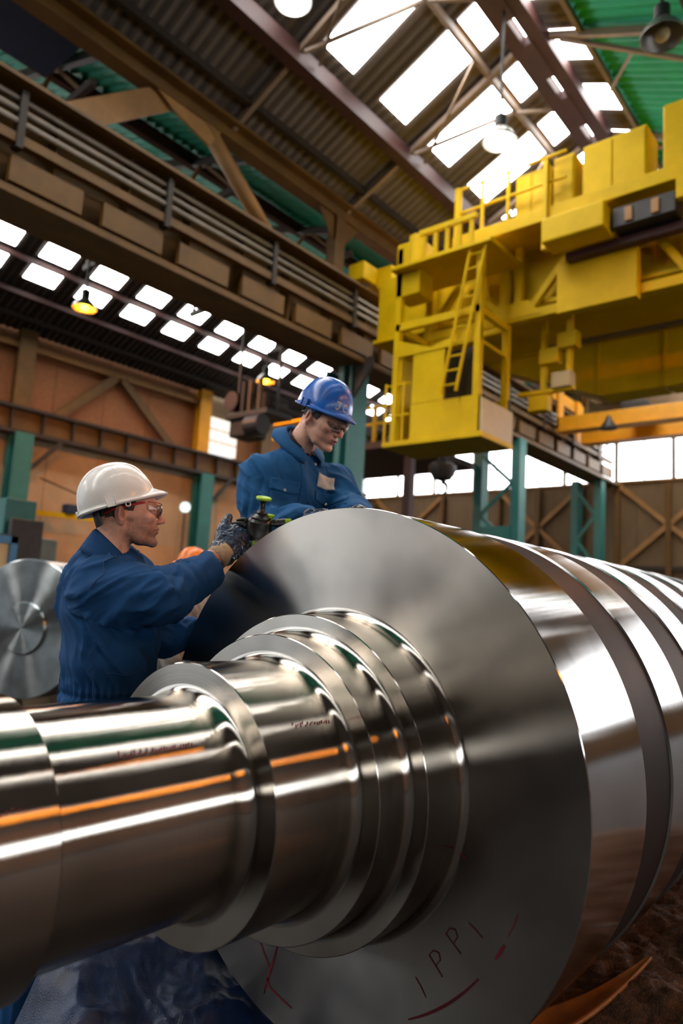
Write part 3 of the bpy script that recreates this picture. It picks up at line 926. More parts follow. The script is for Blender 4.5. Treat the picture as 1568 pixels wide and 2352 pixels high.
# neck (leftmost, nearest), shaft, three stepped collars
turned('neck', [(-0.75, 0.001), (-0.75, RE - 0.01), (-0.74, RE), (YE - 0.003, RE), (YE, RE - 0.003), (YE, RS - 0.002)], M['steel'], roll)
turned('shaft', [(YE - 0.01, RS)] + [(YE + 0.001, RS)] + [(YE + (YA - 0.04 - YE) * i / 4, RS) for i in range(1, 4)] + fillet(YA, RS, 0, 0.045, 0.024), M['steel'], roll)
turned('collar', [(YA, RS + 0.02)] + edge(YA, RA, 1) + [(YA + 0.1, RA)] + fillet(YB, RA, 0, 0.032, 0.024), M['steel'], roll)
turned('collar', [(YB, RA + 0.02)] + edge(YB, RB, 1) + [(YB + 0.05, RB)] + fillet(YC, RB, 0, 0.028, 0.022), M['steel'], roll)
turned('collar', [(YC, RB + 0.02)] + edge(YC, RC, 1) + [(YC + 0.06, RC)] + fillet(YD, RC, 0, 0.03, 0.024), M['steel'], roll)
turned('barrel_face', [(YD, RC + 0.02 + 0.04 * i) for i in range(8)] + [(YD, RD - 0.002)], M['steel_face'], roll)
# ringed barrel: bright ground lands between dark recessed bands
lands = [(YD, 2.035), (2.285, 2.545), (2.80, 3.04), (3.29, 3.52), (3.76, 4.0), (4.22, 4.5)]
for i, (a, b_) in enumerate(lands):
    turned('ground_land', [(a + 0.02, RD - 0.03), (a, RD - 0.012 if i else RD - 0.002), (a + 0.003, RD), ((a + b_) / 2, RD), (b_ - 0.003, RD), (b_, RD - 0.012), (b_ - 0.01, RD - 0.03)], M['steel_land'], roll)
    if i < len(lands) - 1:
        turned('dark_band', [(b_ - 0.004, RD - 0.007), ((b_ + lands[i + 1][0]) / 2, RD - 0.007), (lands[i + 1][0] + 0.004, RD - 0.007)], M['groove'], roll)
turned('end_face', [(4.5, RD - 0.02), (4.5, 0.40), (4.55, 0.36), (5.9, 0.36), (5.9, 0.001)], M['steel_face'], roll)

# red crayon marks on the face and the shaft
M['crayon'] = mat('red_marking_crayon', '#6a1620', 0.7, var=0.3, scale=40)
def stroke(parent, pts, w, name='crayon_mark', mt=None, off=0.0012):
    """flat crayon ribbon on the barrel face; pts are (x, z) offsets from the axis"""
    mb = MB()
    rows = []
    for i, p in enumerate(pts):
        a = pts[max(0, i - 1)]
        c = pts[min(len(pts) - 1, i + 1)]
        d = Vector((c[0] - a[0], c[1] - a[1]))
        d.normalize()
        ww = w * (0.55 + 0.45 * math.sin(math.pi * (i + 0.5) / len(pts)))
        nrm = Vector((-d.y, d.x)) * ww / 2
        rows.append([(AXX + p[0] + nrm.x, YD - off, AXZ + p[1] + nrm.y), (AXX + p[0] - nrm.x, YD - off, AXZ + p[1] - nrm.y)])
    mb.grid(rows)
    return obj(name, mb, mt or M['crayon'], parent)
def arc(r, a0, a1, n=24):
    return [(r * math.cos(math.radians(a0 + (a1 - a0) * i / n)), r * math.sin(math.radians(a0 + (a1 - a0) * i / n))) for i in range(n + 1)]
stroke(roll, arc(0.640, -61, -38), 0.0075)
stroke(roll, arc(0.642, -31.5, -27.5, 6), 0.009)
stroke(roll, arc(0.640, -25.5, -19.5, 8), 0.003)
stroke(roll, [(0.44, -0.12), (0.452, -0.127), (0.462, -0.130)], 0.006)
stroke(roll, [(-0.285, -0.46), (-0.262, -0.52), (-0.215, -0.582), (-0.19, -0.612)], 0.006)
stroke(roll, [(-0.15, -0.5), (-0.172, -0.575), (-0.2, -0.655), (-0.205, -0.69)], 0.005)
stroke(roll, [(-0.155, -0.51), (-0.166, -0.565), (-0.19, -0.64), (-0.205, -0.69)], 0.004)
stroke(roll, [(-0.195, -0.64), (-0.185, -0.665), (-0.15, -0.675), (-0.09, -0.688)], 0.006)
def glyph(cx, cz, rot, s, strokes):
    ca, sa = math.cos(rot), math.sin(rot)
    for st in strokes:
        stroke(roll, [(cx + s * (x * ca - z * sa), cz + s * (x * sa + z * ca)) for (x, z) in st], 0.0032)
P_ = [[(0, 0), (0, 1)], [(0, 1), (0.35, 1.02), (0.55, 0.8), (0.4, 0.55), (0.02, 0.5)]]
one = [[(0.0, 0.0), (0.05, 0.5), (0.02, 1.0)]]
glyph(0.455, -0.355, math.radians(54), 0.055, P_)
glyph(0.512, -0.300, math.radians(60), 0.045, one)
glyph(0.405, -0.425, math.radians(48), 0.055, P_)
glyph(0.36, -0.49, math.radians(44), 0.05, one)
glyph(0.02, -0.73, math.radians(5), 0.05, [[(0.3, 0.9), (0.0, 0.8), (0.05, 0.4), (0.35, 0.5), (0.3, 0.1), (0.0, 0.0)]])
glyph(0.05, -0.72, math.radians(5), 0.05, [[(0.3, 0.9), (0.05, 0.7), (0.1, 0.2), (0.35, 0.3), (0.35, 0.75), (0.2, 0.9)]])
glyph(0.085, -0.70, math.radians(5), 0.04, [[(0.0, 0.0), (0.05, 0.5)], [(0.0, 0.75), (0.06, 0.95), (0.16, 0.8), (0.03, 0.72)]])
def shaft_mark(y0, y1, ang, r, n, ticks, parent=roll):
    mb = MB()
    rnd = random.Random(int(y0 * 1000))
    for i in range(n):
        y = y0 + (y1 - y0) * i / n
        a = math.radians(ang + rnd.uniform(-0.8, 0.8))
        h = math.radians(ticks * rnd.uniform(0.4, 1.0))
        wv = (y1 - y0) / n * 0.45
        rr = r + 0.0008
        rows = [[(AXX + rr * math.cos(a + h * q), y + e + 0.004 * q, AXZ + rr * math.sin(a + h * q)) for q in (0, 0.5, 1)] for e in (0, wv)]
        mb.grid(rows)
    return obj('crayon_scribble', mb, M['crayon'], parent, fix=False)
shaft_mark(0.80, 0.98, 43, RS, 26, 3.2)
shaft_mark(1.2, 1.33, 38, RA, 16, 2.0)
shaft_mark(0.50, 0.60, 27, RE, 10, 1.5)

# stands that carry the roll: one under each end, outside the picture
for (y, r, lab) in ((-0.35, RE, 'steel cradle stand under the near neck of the roll'), (5.2, 0.36, 'steel cradle stand under the far neck of the roll')):
    st = thing('roll_stand', lab, 'stand', (AXX, y, 0))
    poly = [(AXX - 0.45, y - 0.12, 0.12), (AXX + 0.45, y - 0.12, 0.12), (AXX + 0.36, y - 0.12, AXZ - 0.02)]
    poly += [(AXX + (r + 0.004) * math.cos(a), y - 0.12, AXZ + (r + 0.004) * math.sin(a)) for a in [math.radians(-10 - 16 * i) for i in range(11)]]
    poly += [(AXX - 0.36, y - 0.12, AXZ - 0.02)]
    obj('saddle', MB().prism(poly, (0, 0.24, 0)), M['darksteel'], st)
    obj('base', MB().box((AXX - 0.55, y - 0.25, 0), (AXX + 0.55, y + 0.25, 0.12)), M['darksteel'], st, bevel=0.01)

# ================================================================ things on the floor round the roll
# blue tarpaulin over a low timber
M['tarp'] = mat('blue_tarpaulin', '#10264a', 0.38, var=0.55, scale=9, bump=0.25, bscale=240, dark='#091428')
tb = tag(obj('timber_block', MB().box((-2.04, 1.30, 0), (-1.90, 1.66, 0.17)), M['board'], bevel=0.01), 'squared timber under the blue tarpaulin', 'timber')
def ramp(a, b, v):
    t = min(1, max(0, (v - a) / (b - a)))
    return t * t * (3 - 2 * t)
def cloth_h(u, v):
    x, y = -2.11 + 0.62 * u, 1.04 + 0.80 * v
    rise = min(1, max(0, (-1.50 - x) / 0.52))
    top = ramp(-2.11, -2.05, x) * rise * ramp(1.02, 1.24, y) * ramp(1.86, 1.7, y)
    h = 0.015 + 0.27 * top
    q = Vector((x * 4.0, y * 4.0, 0.3))
    f = (0.35 - abs(mnoise.noise(q))) * 0.10 + (0.35 - abs(mnoise.noise(q * 2.2 + Vector((5, 2, 1))))) * 0.05 + (0.35 - abs(mnoise.noise(q * 5.5))) * 0.016
    z = max(0.010, h + f * (0.35 + 0.65 * top))
    if y > 1.60:
        z = min(z, AXZ - math.sqrt(max(0.0, 0.80 ** 2 - (x - AXX) ** 2)) - 0.015)
    return (x + 0.03 * mnoise.noise(q * 1.3), y + 0.04 * mnoise.noise(q * 1.3 + Vector((3, 1, 0))), max(0.008, z))
mb = MB()
NU, NV = 150, 170
mb.grid([[cloth_h(i / NU, j / NV) for i in range(NU + 1)] for j in range(NV + 1)])
tag(obj('tarpaulin', mb, M['tarp'], smooth=True, solid=0.003), 'crumpled dark blue tarpaulin on the floor under the shaft', 'tarpaulin')

# curved brown sheet tucked under the barrel
M['rustplate'] = mat('brown_hardboard', '#a86a2c', 0.45, var=0.35, scale=6, dark='#6b4420')
mb = MB()
rows = []
E_ = [Vector(p) for p in ((-1.06, 2.02, 0.03), (-0.939, 2.514, 0.05), (-0.885, 2.74, 0.09), (-0.845, 2.93, 0.14))]
I_ = [Vector(p) for p in ((-1.32, 1.98, 0.02), (-1.14, 2.36, 0.03), (-0.99, 2.66, 0.06), (-0.86, 2.925, 0.138))]
def poly_at(C, s):
    s = s * (len(C) - 1)
    i = min(int(s), len(C) - 2)
    t = s - i
    p0, p1, p2, p3 = C[max(i - 1, 0)], C[i], C[i + 1], C[min(i + 2, len(C) - 1)]
    return 0.5 * ((2 * p1) + (p2 - p0) * t + (2 * p0 - 5 * p1 + 4 * p2 - p3) * t * t + (3 * p1 - p0 - 3 * p2 + p3) * t ** 3)
for i in range(31):
    a_, b_ = poly_at(I_, i / 30), poly_at(E_, i / 30)
    rows.append([a_.lerp(b_, j / 10) + Vector((0, 0, -0.02 * math.sin(math.pi * j / 10) * (1 - i / 30))) + Vector((0, 0, 0.02)) for j in range(11)])
mb.grid(rows)
tag(obj('curved_sheet', mb, M['rustplate'], smooth=True, solid=0.012), 'curved brown hardboard sheet under the barrel at bottom right', 'sheet')

# heap of rusty turnings
M['swarf'] = mat('rusty_turnings', '#5c4026', 0.8, var=0.6, scale=40, dark='#1c120b', bump=0.9, bscale=150)
def heap_h(u, v):
    x, y = -1.6 + 2.3 * u, 2.3 + 2.55 * v
    e = min(1, u / 0.25) * min(1, (1 - u) / 0.2) * min(1, v / 0.2) * min(1, (1 - v) / 0.2)
    e = max(0, e)
    q = Vector((x * 9, y * 9, 0))
    h = 0.10 * e + e * (0.05 * mnoise.noise(q * 0.5) + 0.025 * mnoise.noise(q * 2) + 0.015 * mnoise.noise(q * 6))
    d = math.hypot(x - AXX, 0)
    lim = AXZ - math.sqrt(max(0.01, 0.80 ** 2 - min(d, 0.79) ** 2)) - 0.04
    return (x, y, max(0.004, min(h, lim)))
mb = MB()
mb.grid([[heap_h(i / 110, j / 150) for i in range(111)] for j in range(151)])
o = tag(obj('turnings_heap', mb, M['swarf'], smooth=True), 'brown heap of rusty metal turnings on the floor at bottom right', 'turnings')
o['kind'] = 'stuff'
tag(obj('steel_rod', MB().tube([(-0.60, 2.66, 0.19), (-0.72, 2.86, 0.17)], 0.006, 8), M['aluminium'], smooth=True), 'thin bright metal rod on the turnings heap', 'rod')

# ---------------------------------------------------------------- other rolls waiting in the left bay
def spare_roll(cx, cy, r, length, lab, neck=0.4, axis=(0, 1), z=None):
    ax = Vector((axis[0], axis[1], 0)).normalized()
    z = z or r + 0.12
    t = thing('mill_roll', lab, 'roller', (cx, cy, z))
    o = Vector((cx, cy, z))
    def lt(name, prof, mt):
        mb = MB().lathe(prof, o, ax, 96)
        return obj(name, mb, mt, t, auto=30)
    b_ = lt('barrel', [(0, r * 0.3), (0, r - 0.01), (0.01, r), (length, r), (length, r * 0.3)], M['old_roll'])
    lt('neck', [(-neck, 0.02), (-neck, r * 0.36), (0, r * 0.38)], M['old_roll'])
    for s in (0.25, 0.75):
        q = o + ax * (length * s)
        side = Vector((-ax.y, ax.x, 0))
        for e in (-1, 1):
            obj('chock', MB().prism([q + side * (e * r * 0.35) + Vector((0, 0, -o.z)), q + side * (e * r * 1.05) + Vector((0, 0, -o.z)), q + side * (e * r * 1.05) + Vector((0, 0, -o.z + r * 0.4)), q + side * (e * r * 0.62) + Vector((0, 0, -r * 0.8))], ax * 0.2), M['board'], t)
    return t
spare_roll(-6.4, 3.15, 0.64, 1.2, 'blurred steel roll with fan-shaped reflections on the floor at far left', neck=0.02, axis=(-0.42, 0.9), z=1.0)
spare_roll(-6.95, 5.2, 0.62, 1.6, 'blurred pale steel roll behind the man in the white hard hat', neck=0.02, axis=(-0.42, 0.9), z=1.0)

# lathe and bits along the left wall
mc = thing('machine_tool', 'grey-green machine tool at the left picture edge behind the roll', 'machine', (-13.5, 6.0, 0))
MG = mat('grey_green_machine', '#6f7a70', 0.5, var=0.3)
obj('bed', MB().box((-14.2, 4.2, 0), (-12.9, 7.6, 1.1)), MG, mc, bevel=0.03)
obj('headstock', MB().box((-14.1, 5.5, 1.1), (-13.0, 6.9, 2.3)), MG, mc, bevel=0.05)
obj('column', MB().box((-13.9, 5.9, 2.3), (-13.2, 6.5, 3.0)), M['teal'], mc, bevel=0.03)
obj('control_box', MB().box((-13.0, 5.9, 1.7), (-12.85, 6.5, 2.6)), M['darksteel'], mc, bevel=0.02)
fr = thing('blue_rack', 'blue steel rack frame at the left picture edge', 'rack', (-8.3, 3.4, 0))
MBL = mat('blue_rack_paint', '#2f6f96', 0.5, var=0.2)
for (x, y) in ((-8.8, 2.95), (-8.8, 3.75), (-8.1, 2.95), (-8.1, 3.75)):
    obj('post', MB().box((x - 0.04, y - 0.04, 0), (x + 0.04, y + 0.04, 1.92)), MBL, fr)
for z in (1.2, 1.86):
    obj('rail', MB().box((-8.84, 3.71, z), (-8.06, 3.79, z + 0.08)).box((-8.84, 2.91, z), (-8.06, 2.99, z + 0.08)).box((-8.84, 2.91, z), (-8.76, 3.79, z + 0.08)).box((-8.14, 2.91, z), (-8.06, 3.79, z + 0.08)), MBL, fr)
obj('shelf', MB().box((-8.76, 3.0, 1.24), (-8.14, 3.7, 1.28)), M['beige'], fr)
obj('side_sheet', MB().box((-8.12, 3.0, 1.3), (-8.09, 3.7, 1.85)), M['beige'], fr)
jb = thing('jib_arm', 'thin yellow-brown jib arm on the wall behind the white hard hat', 'jib', (-21, 11.5, 3.5))
obj('arm', MB().bar((-22.3, 10.95, 3.75), (-20.0, 14.0, 3.6), 0.14, 0.16), M['yellow'], jb)
obj('stay', MB().bar((-22.3, 10.95, 4.9), (-20.3, 13.6, 3.7), 0.05, 0.05), M['umber'], jb)
obj('hoist', MB().box((-21.9, 11.6, 3.78), (-21.5, 12.0, 4.1)), M['blue_sheet'], jb, bevel=0.03)
lp = thing('work_lamp', 'round white work lamp in front of the teal column behind the gloved hand', 'lamp', (-18.3, 13.85, 0))
obj('bulb', MB().sphere((-18.3, 13.85, 4.16), 0.17, 16, 10), M['whitebulb2'] if 'whitebulb2' in M else emit('frosted_work_bulb', (0.85, 1.0, 0.93), 1.1), lp, smooth=True)
obj('stand', MB().tube([(-18.3, 13.85, 0), (-18.3, 13.85, 4.02)], 0.03, 8), M['darksteel'], lp)
obj('foot', MB().box((-18.6, 13.55, 0), (-18.0, 14.15, 0.05)), M['darksteel'], lp)
# step platform for the man behind the roll
pf = thing('work_platform', 'steel step platform behind the roll for the blue-hatted man', 'platform', (-2.6, 2.1, 0))
obj('tread', MB().box((-3.0, 1.74, 0.52), (-2.2, 2.5, 0.56)), M['darksteel'], pf)
for (x, y) in ((-2.96, 1.78), (-2.96, 2.46), (-2.24, 1.78), (-2.24, 2.46)):
    obj('leg', MB().box((x - 0.025, y - 0.025, 0), (x + 0.025, y + 0.025, 0.52)), M['darksteel'], pf)
# ================================================================ PEOPLE: implicit surfaces meshed with surface nets
from mathutils.bvhtree import BVHTree
_rng = np.random.RandomState(7)
_LAT = _rng.rand(64, 64, 64).astype(np.float32)

def vnoise(P):
    """smooth value noise 0..1 at points P (n,3)"""
    P = np.asarray(P, np.float64)
    i = np.floor(P).astype(int)
    f = P - i
    f = f * f * (3 - 2 * f)
    o = np.zeros(len(P))
    for a in (0, 1):
        for b in (0, 1):
            for c in (0, 1):
                w = (f[:, 0] if a else 1 - f[:, 0]) * (f[:, 1] if b else 1 - f[:, 1]) * (f[:, 2] if c else 1 - f[:, 2])
                o += w * _LAT[(i[:, 0] + a) % 64, (i[:, 1] + b) % 64, (i[:, 2] + c) % 64]
    return o

class SDF:
    def __init__(self, lo, hi, h):
        self.lo = np.array(lo, float)
        self.h = h
        n = np.ceil((np.array(hi, float) - self.lo) / h).astype(int) + 1
        self.ax = [self.lo[i] + h * np.arange(n[i]) for i in range(3)]
        self.F = np.full(n, 0.5, np.float32)
    def _sub(self, lo, hi, m):
        sl, g = [], []
        for i in range(3):
            a = max(0, int((lo[i] - m - self.lo[i]) / self.h))
            b = min(len(self.ax[i]), int((hi[i] + m - self.lo[i]) / self.h) + 2)
            if b <= a:
                return None, None
            sl.append(slice(a, b))
            g.append(self.ax[i][a:b])
        return tuple(sl), (g[0][:, None, None], g[1][None, :, None], g[2][None, None, :])
    def _put(self, f, lo, hi, k, cut):
        sl, G = self._sub(lo, hi, 3 * k + 4 * self.h)
        if sl is None:
            return self
        d = f(*G)
        F = self.F[sl]
        if cut:
            d = -d
            t = np.clip(0.5 - 0.5 * (F - d) / k, 0, 1)
            self.F[sl] = F * (1 - t) + d * t + k * t * (1 - t)
        else:
            t = np.clip(0.5 + 0.5 * (F - d) / k, 0, 1)
            self.F[sl] = F * (1 - t) + d * t - k * t * (1 - t)
        return self
    def ell(self, c, r, k=0.01, R=None, cut=False):
        c, r = np.array(c, float), np.array(r, float)
        Ri = None if R is None else np.array(R).T
        def f(X, Y, Z):
            x, y, z = X - c[0], Y - c[1], Z - c[2]
            if Ri is not None:
                x, y, z = (Ri[0][0] * x + Ri[0][1] * y + Ri[0][2] * z, Ri[1][0] * x + Ri[1][1] * y + Ri[1][2] * z, Ri[2][0] * x + Ri[2][1] * y + Ri[2][2] * z)
            k0 = np.sqrt((x / r[0]) ** 2 + (y / r[1]) ** 2 + (z / r[2]) ** 2) + 1e-9
            k1 = np.sqrt((x / r[0] ** 2) ** 2 + (y / r[1] ** 2) ** 2 + (z / r[2] ** 2) ** 2) + 1e-9
            return k0 * (k0 - 1) / k1
        m = max(r) if R is not None else r
        return self._put(f, c - m, c + m, k, cut)
    def cone(self, p0, p1, r0, r1, k=0.01, flat=None, cut=False):
        """rounded cone; flat = (direction, factor) widens the cross-section along a direction"""
        p0, p1 = np.array(p0, float), np.array(p1, float)
        a = p1 - p0
        L2 = float(a @ a) + 1e-12
        def f(X, Y, Z):
            x, y, z = X - p0[0], Y - p0[1], Z - p0[2]
            t = np.clip((x * a[0] + y * a[1] + z * a[2]) / L2, 0, 1)
            x, y, z = x - t * a[0], y - t * a[1], z - t * a[2]
            if flat is not None:
                s = np.array(flat[0], float)
                s = s / np.linalg.norm(s)
                q = x * s[0] + y * s[1] + z * s[2]
                c = q * (1 - 1 / flat[1])
                x, y, z = x - c * s[0], y - c * s[1], z - c * s[2]
            return np.sqrt(x * x + y * y + z * z) - (r0 + (r1 - r0) * t)
        m = max(r0, r1) * (flat[1] if flat is not None else 1)
        return self._put(f, np.minimum(p0, p1) - m, np.maximum(p0, p1) + m, k, cut)
    def mesh(self):
        F = self.F
        S = F < 0
        nx, ny, nz = F.shape
        cnt = np.zeros((nx - 1, ny - 1, nz - 1), np.int8)
        offs = [(a, b, c) for a in (0, 1) for b in (0, 1) for c in (0, 1)]
        for a, b, c in offs:
            cnt += S[a:nx - 1 + a, b:ny - 1 + b, c:nz - 1 + c]
        mask = (cnt > 0) & (cnt < 8)
        idx = np.argwhere(mask)
        ids = np.full(mask.shape, -1, np.int64)
        ids[mask] = np.arange(len(idx))
        val = np.stack([F[idx[:, 0] + a, idx[:, 1] + b, idx[:, 2] + c] for a, b, c in offs], 1).astype(np.float64)
        pos = np.zeros((len(idx), 3))
        num = np.zeros(len(idx))
        for i in range(8):
            for j in range(i + 1, 8):
                d = [offs[j][q] - offs[i][q] for q in range(3)]
                if sum(abs(v) for v in d) != 1:
                    continue
                va, vb = val[:, i], val[:, j]
                m = (va < 0) != (vb < 0)
                t = np.where(m, va / np.where(m, va - vb, 1), 0)
                for q in range(3):
                    pos[:, q] += np.where(m, offs[i][q] + t * d[q], 0)
                num += m
        P = self.lo + self.h * (idx + pos / num[:, None])
        faces = []
        for ax in range(3):
            A = [slice(None)] * 3
            B = [slice(None)] * 3
            A[ax], B[ax] = slice(0, -1), slice(1, None)
            o1, o2 = (ax + 1) % 3, (ax + 2) % 3
            for Q in (A, B):
                Q[o1] = slice(1, -1)
                Q[o2] = slice(1, -1)
            sa, sb = S[tuple(A)], S[tuple(B)]
            e = np.argwhere(sa != sb)
            if not len(e):
                continue
            ins = sa[e[:, 0], e[:, 1], e[:, 2]]
            cells = []
            for u, v in ((0, 0), (1, 0), (1, 1), (0, 1)):
                q = e.copy()
                q[:, o1] += u
                q[:, o2] += v
                cells.append(ids[q[:, 0], q[:, 1], q[:, 2]])
            f = np.stack(cells, 1)
            f = np.where(ins[:, None], f, f[:, ::-1])
            faces.append(f)
        return P, np.concatenate(faces)

def normals_of(P, Fc):
    a, b, c, d = (P[Fc[:, i]] for i in range(4))
    n = np.cross(c - a, d - b)
    N = np.zeros_like(P)
    for i in range(4):
        np.add.at(N, Fc[:, i], n)
    return N / (np.linalg.norm(N, axis=1)[:, None] + 1e-12)

def relax(P, Fc, it, w=0.5):
    for _ in range(it):
        A = np.zeros_like(P)
        c = np.zeros(len(P))
        for i in range(4):
            j = (i + 1) % 4
            np.add.at(A, Fc[:, i], P[Fc[:, j]])
            np.add.at(c, Fc[:, i], 1)
            np.add.at(A, Fc[:, j], P[Fc[:, i]])
            np.add.at(c, Fc[:, j], 1)
        P = P * (1 - w) + w * A / c[:, None]
    return P

def npobj(name, P, Fc, mt, parent, colors=None):
    me = bpy.data.meshes.new(name)
    org = ORG[parent.name] if parent else Vector((0, 0, 0))
    P = P - np.array(org)
    me.vertices.add(len(P))
    me.vertices.foreach_set('co', P.astype(np.float32).ravel())
    me.loops.add(Fc.size)
    me.loops.foreach_set('vertex_index', Fc.astype(np.int32).ravel())
    me.polygons.add(len(Fc))
    me.polygons.foreach_set('loop_start', np.arange(0, Fc.size, 4, dtype=np.int32))
    me.polygons.foreach_set('loop_total', np.full(len(Fc), 4, np.int32))
    me.update(calc_edges=True)
    me.validate()
    me.polygons.foreach_set('use_smooth', [True] * len(me.polygons))
    if colors is not None:
        at = me.color_attributes.new('tint', 'FLOAT_COLOR', 'POINT')
        at.data.foreach_set('color', np.concatenate([colors, np.ones((len(colors), 1))], 1).astype(np.float32).ravel())
    me.materials.append(mt)
    o = bpy.data.objects.new(name, me)
    COL.objects.link(o)
    if parent:
        o.parent = parent
    ORG[o.name] = org
    return o

# ---------------------------------------------------------------- materials for people
def skin_mat():
    m = bpy.data.materials.new('skin')
    m.use_nodes = True
    nt = m.node_tree
    b = nt.nodes['Principled BSDF']
    at = nt.nodes.new('ShaderNodeAttribute')
    at.attribute_name = 'tint'
    tc = nt.nodes.new('ShaderNodeTexCoord')
    nz = nt.nodes.new('ShaderNodeTexNoise')
    nz.inputs['Scale'].default_value = 90
    nz.inputs['Detail'].default_value = 4
    nt.links.new(tc.outputs['Object'], nz.inputs['Vector'])
    mr = nt.nodes.new('ShaderNodeMapRange')
    mr.inputs['To Min'].default_value = 0.78
    mr.inputs['To Max'].default_value = 1.14
    nt.links.new(nz.outputs['Fac'], mr.inputs['Value'])
    mx = nt.nodes.new('ShaderNodeVectorMath')
    mx.operation = 'SCALE'
    nt.links.new(at.outputs['Color'], mx.inputs[0])
    nt.links.new(mr.outputs['Result'], mx.inputs['Scale'])
    nt.links.new(mx.outputs[0], b.inputs['Base Color'])
    b.inputs['Roughness'].default_value = 0.48
    b.inputs['Subsurface Weight'].default_value = 0.12
    b.inputs['Subsurface Radius'].default_value = (0.012, 0.005, 0.003)
    b.inputs['Subsurface Scale'].default_value = 1.0
    bp = nt.nodes.new('ShaderNodeBump')
    bp.inputs['Strength'].default_value = 0.12
    bp.inputs['Distance'].default_value = 0.004
    n2 = nt.nodes.new('ShaderNodeTexNoise')
    n2.inputs['Scale'].default_value = 350
    nt.links.new(tc.outputs['Object'], n2.inputs['Vector'])
    nt.links.new(n2.outputs['Fac'], bp.inputs['Height'])
    nt.links.new(bp.outputs['Normal'], b.inputs['Normal'])
    return m
M['skin'] = skin_mat()
M['hair'] = mat('brown_hair', '#3a2517', 0.55, var=0.5, scale=120, bump=0.6, bscale=300, stretch=(1, 1, 0.2))
M['coverall'] = mat('blue_coverall_cloth', '#1a4876', 0.85, var=0.22, scale=9, bump=0.12, bscale=500, spec=0.25)
M['coverall2'] = mat('blue_boiler_suit_cloth', '#205888', 0.85, var=0.22, scale=9, bump=0.12, bscale=500, spec=0.25)
M['thread'] = mat('seam_thread', '#2f4d70', 0.8, var=0.2, spec=0.2)
M['whitehat'] = mat('white_hat_plastic', '#ece6dd', 0.22, var=0.06, scale=14, coat=0.3)
M['bluehat'] = mat('blue_hat_plastic', '#1a63c0', 0.28, var=0.35, scale=16, coat=0.3)
M['orangehat'] = mat('orange_hat_plastic', '#f27a14', 0.28, var=0.15, scale=14)
M['greyplastic'] = mat('grey_headband', '#6f726d', 0.5, var=0.1)
M['redframe'] = mat('red_spectacle_plastic', '#c01018', 0.25, var=0.1)
M['blackframe'] = mat('black_plastic', '#121212', 0.3, var=0.1)
M['glove'] = mat('blue_coated_glove', '#0f2d4a', 0.22, var=0.5, scale=30, bump=0.25, bscale=60, dark='#07121f')
M['knit'] = mat('beige_knit_cuff', '#b49a78', 0.9, var=0.3, scale=60, bump=0.4, bscale=300)
M['eyewhite'] = mat('eye_white', '#d9d2ca', 0.2, var=0.0)
M['iris'] = mat('iris', '#3b3226', 0.15, var=0.2)
M['teeth'] = mat('teeth', '#d8cfc0', 0.3, var=0.0)
M['patch'] = mat('white_name_patch', '#cfc8ba', 0.8, var=0.15, scale=30)
M['snap'] = mat('snap_metal', '#b9b4aa', 0.3, metal=0.9, var=0.1)
M['tshirt'] = mat('dark_tshirt', '#2a2226', 0.9, var=0.2)
M['greycloth'] = mat('grey_work_jacket', '#9a9186', 0.9, var=0.25, scale=12)
M['boot'] = mat('black_boot_leather', '#1c1815', 0.5, var=0.3)
def lens_mat():
    m = bpy.data.materials.new('clear_lens')
    m.use_nodes = True
    nt = m.node_tree
    nt.nodes.remove(nt.nodes['Principled BSDF'])
    tr = nt.nodes.new('ShaderNodeBsdfTransparent')
    tr.inputs['Color'].default_value = (0.95, 0.96, 0.96, 1)
    gl = nt.nodes.new('ShaderNodeBsdfGlossy')
    gl.inputs['Roughness'].default_value = 0.05
    fr = nt.nodes.new('ShaderNodeFresnel')
    fr.inputs['IOR'].default_value = 1.55
    mx = nt.nodes.new('ShaderNodeMixShader')
    nt.links.new(fr.outputs[0], mx.inputs[0])
    nt.links.new(tr.outputs[0], mx.inputs[1])
    nt.links.new(gl.outputs[0], mx.inputs[2])
    nt.links.new(mx.outputs[0], nt.nodes['Material Output'].inputs['Surface'])
    return m
M['lens'] = lens_mat()
M['clearplastic'] = mat('clear_plastic_rim', '#c9c6c2', 0.15, var=0.05)

# ---------------------------------------------------------------- head
def frame(az, pitch=0.0, roll=0.0):
    """columns: forward, left, up"""
    f = Vector((math.cos(az) * math.cos(pitch), math.sin(az) * math.cos(pitch), math.sin(pitch)))
    l = Vector((-math.sin(az), math.cos(az), 0))
    u = f.cross(l)
    l2 = l * math.cos(roll) + u * math.sin(roll)
    u2 = u * math.cos(roll) - l * math.sin(roll)
    return np.array([f[:], l2[:], u2[:]]).T

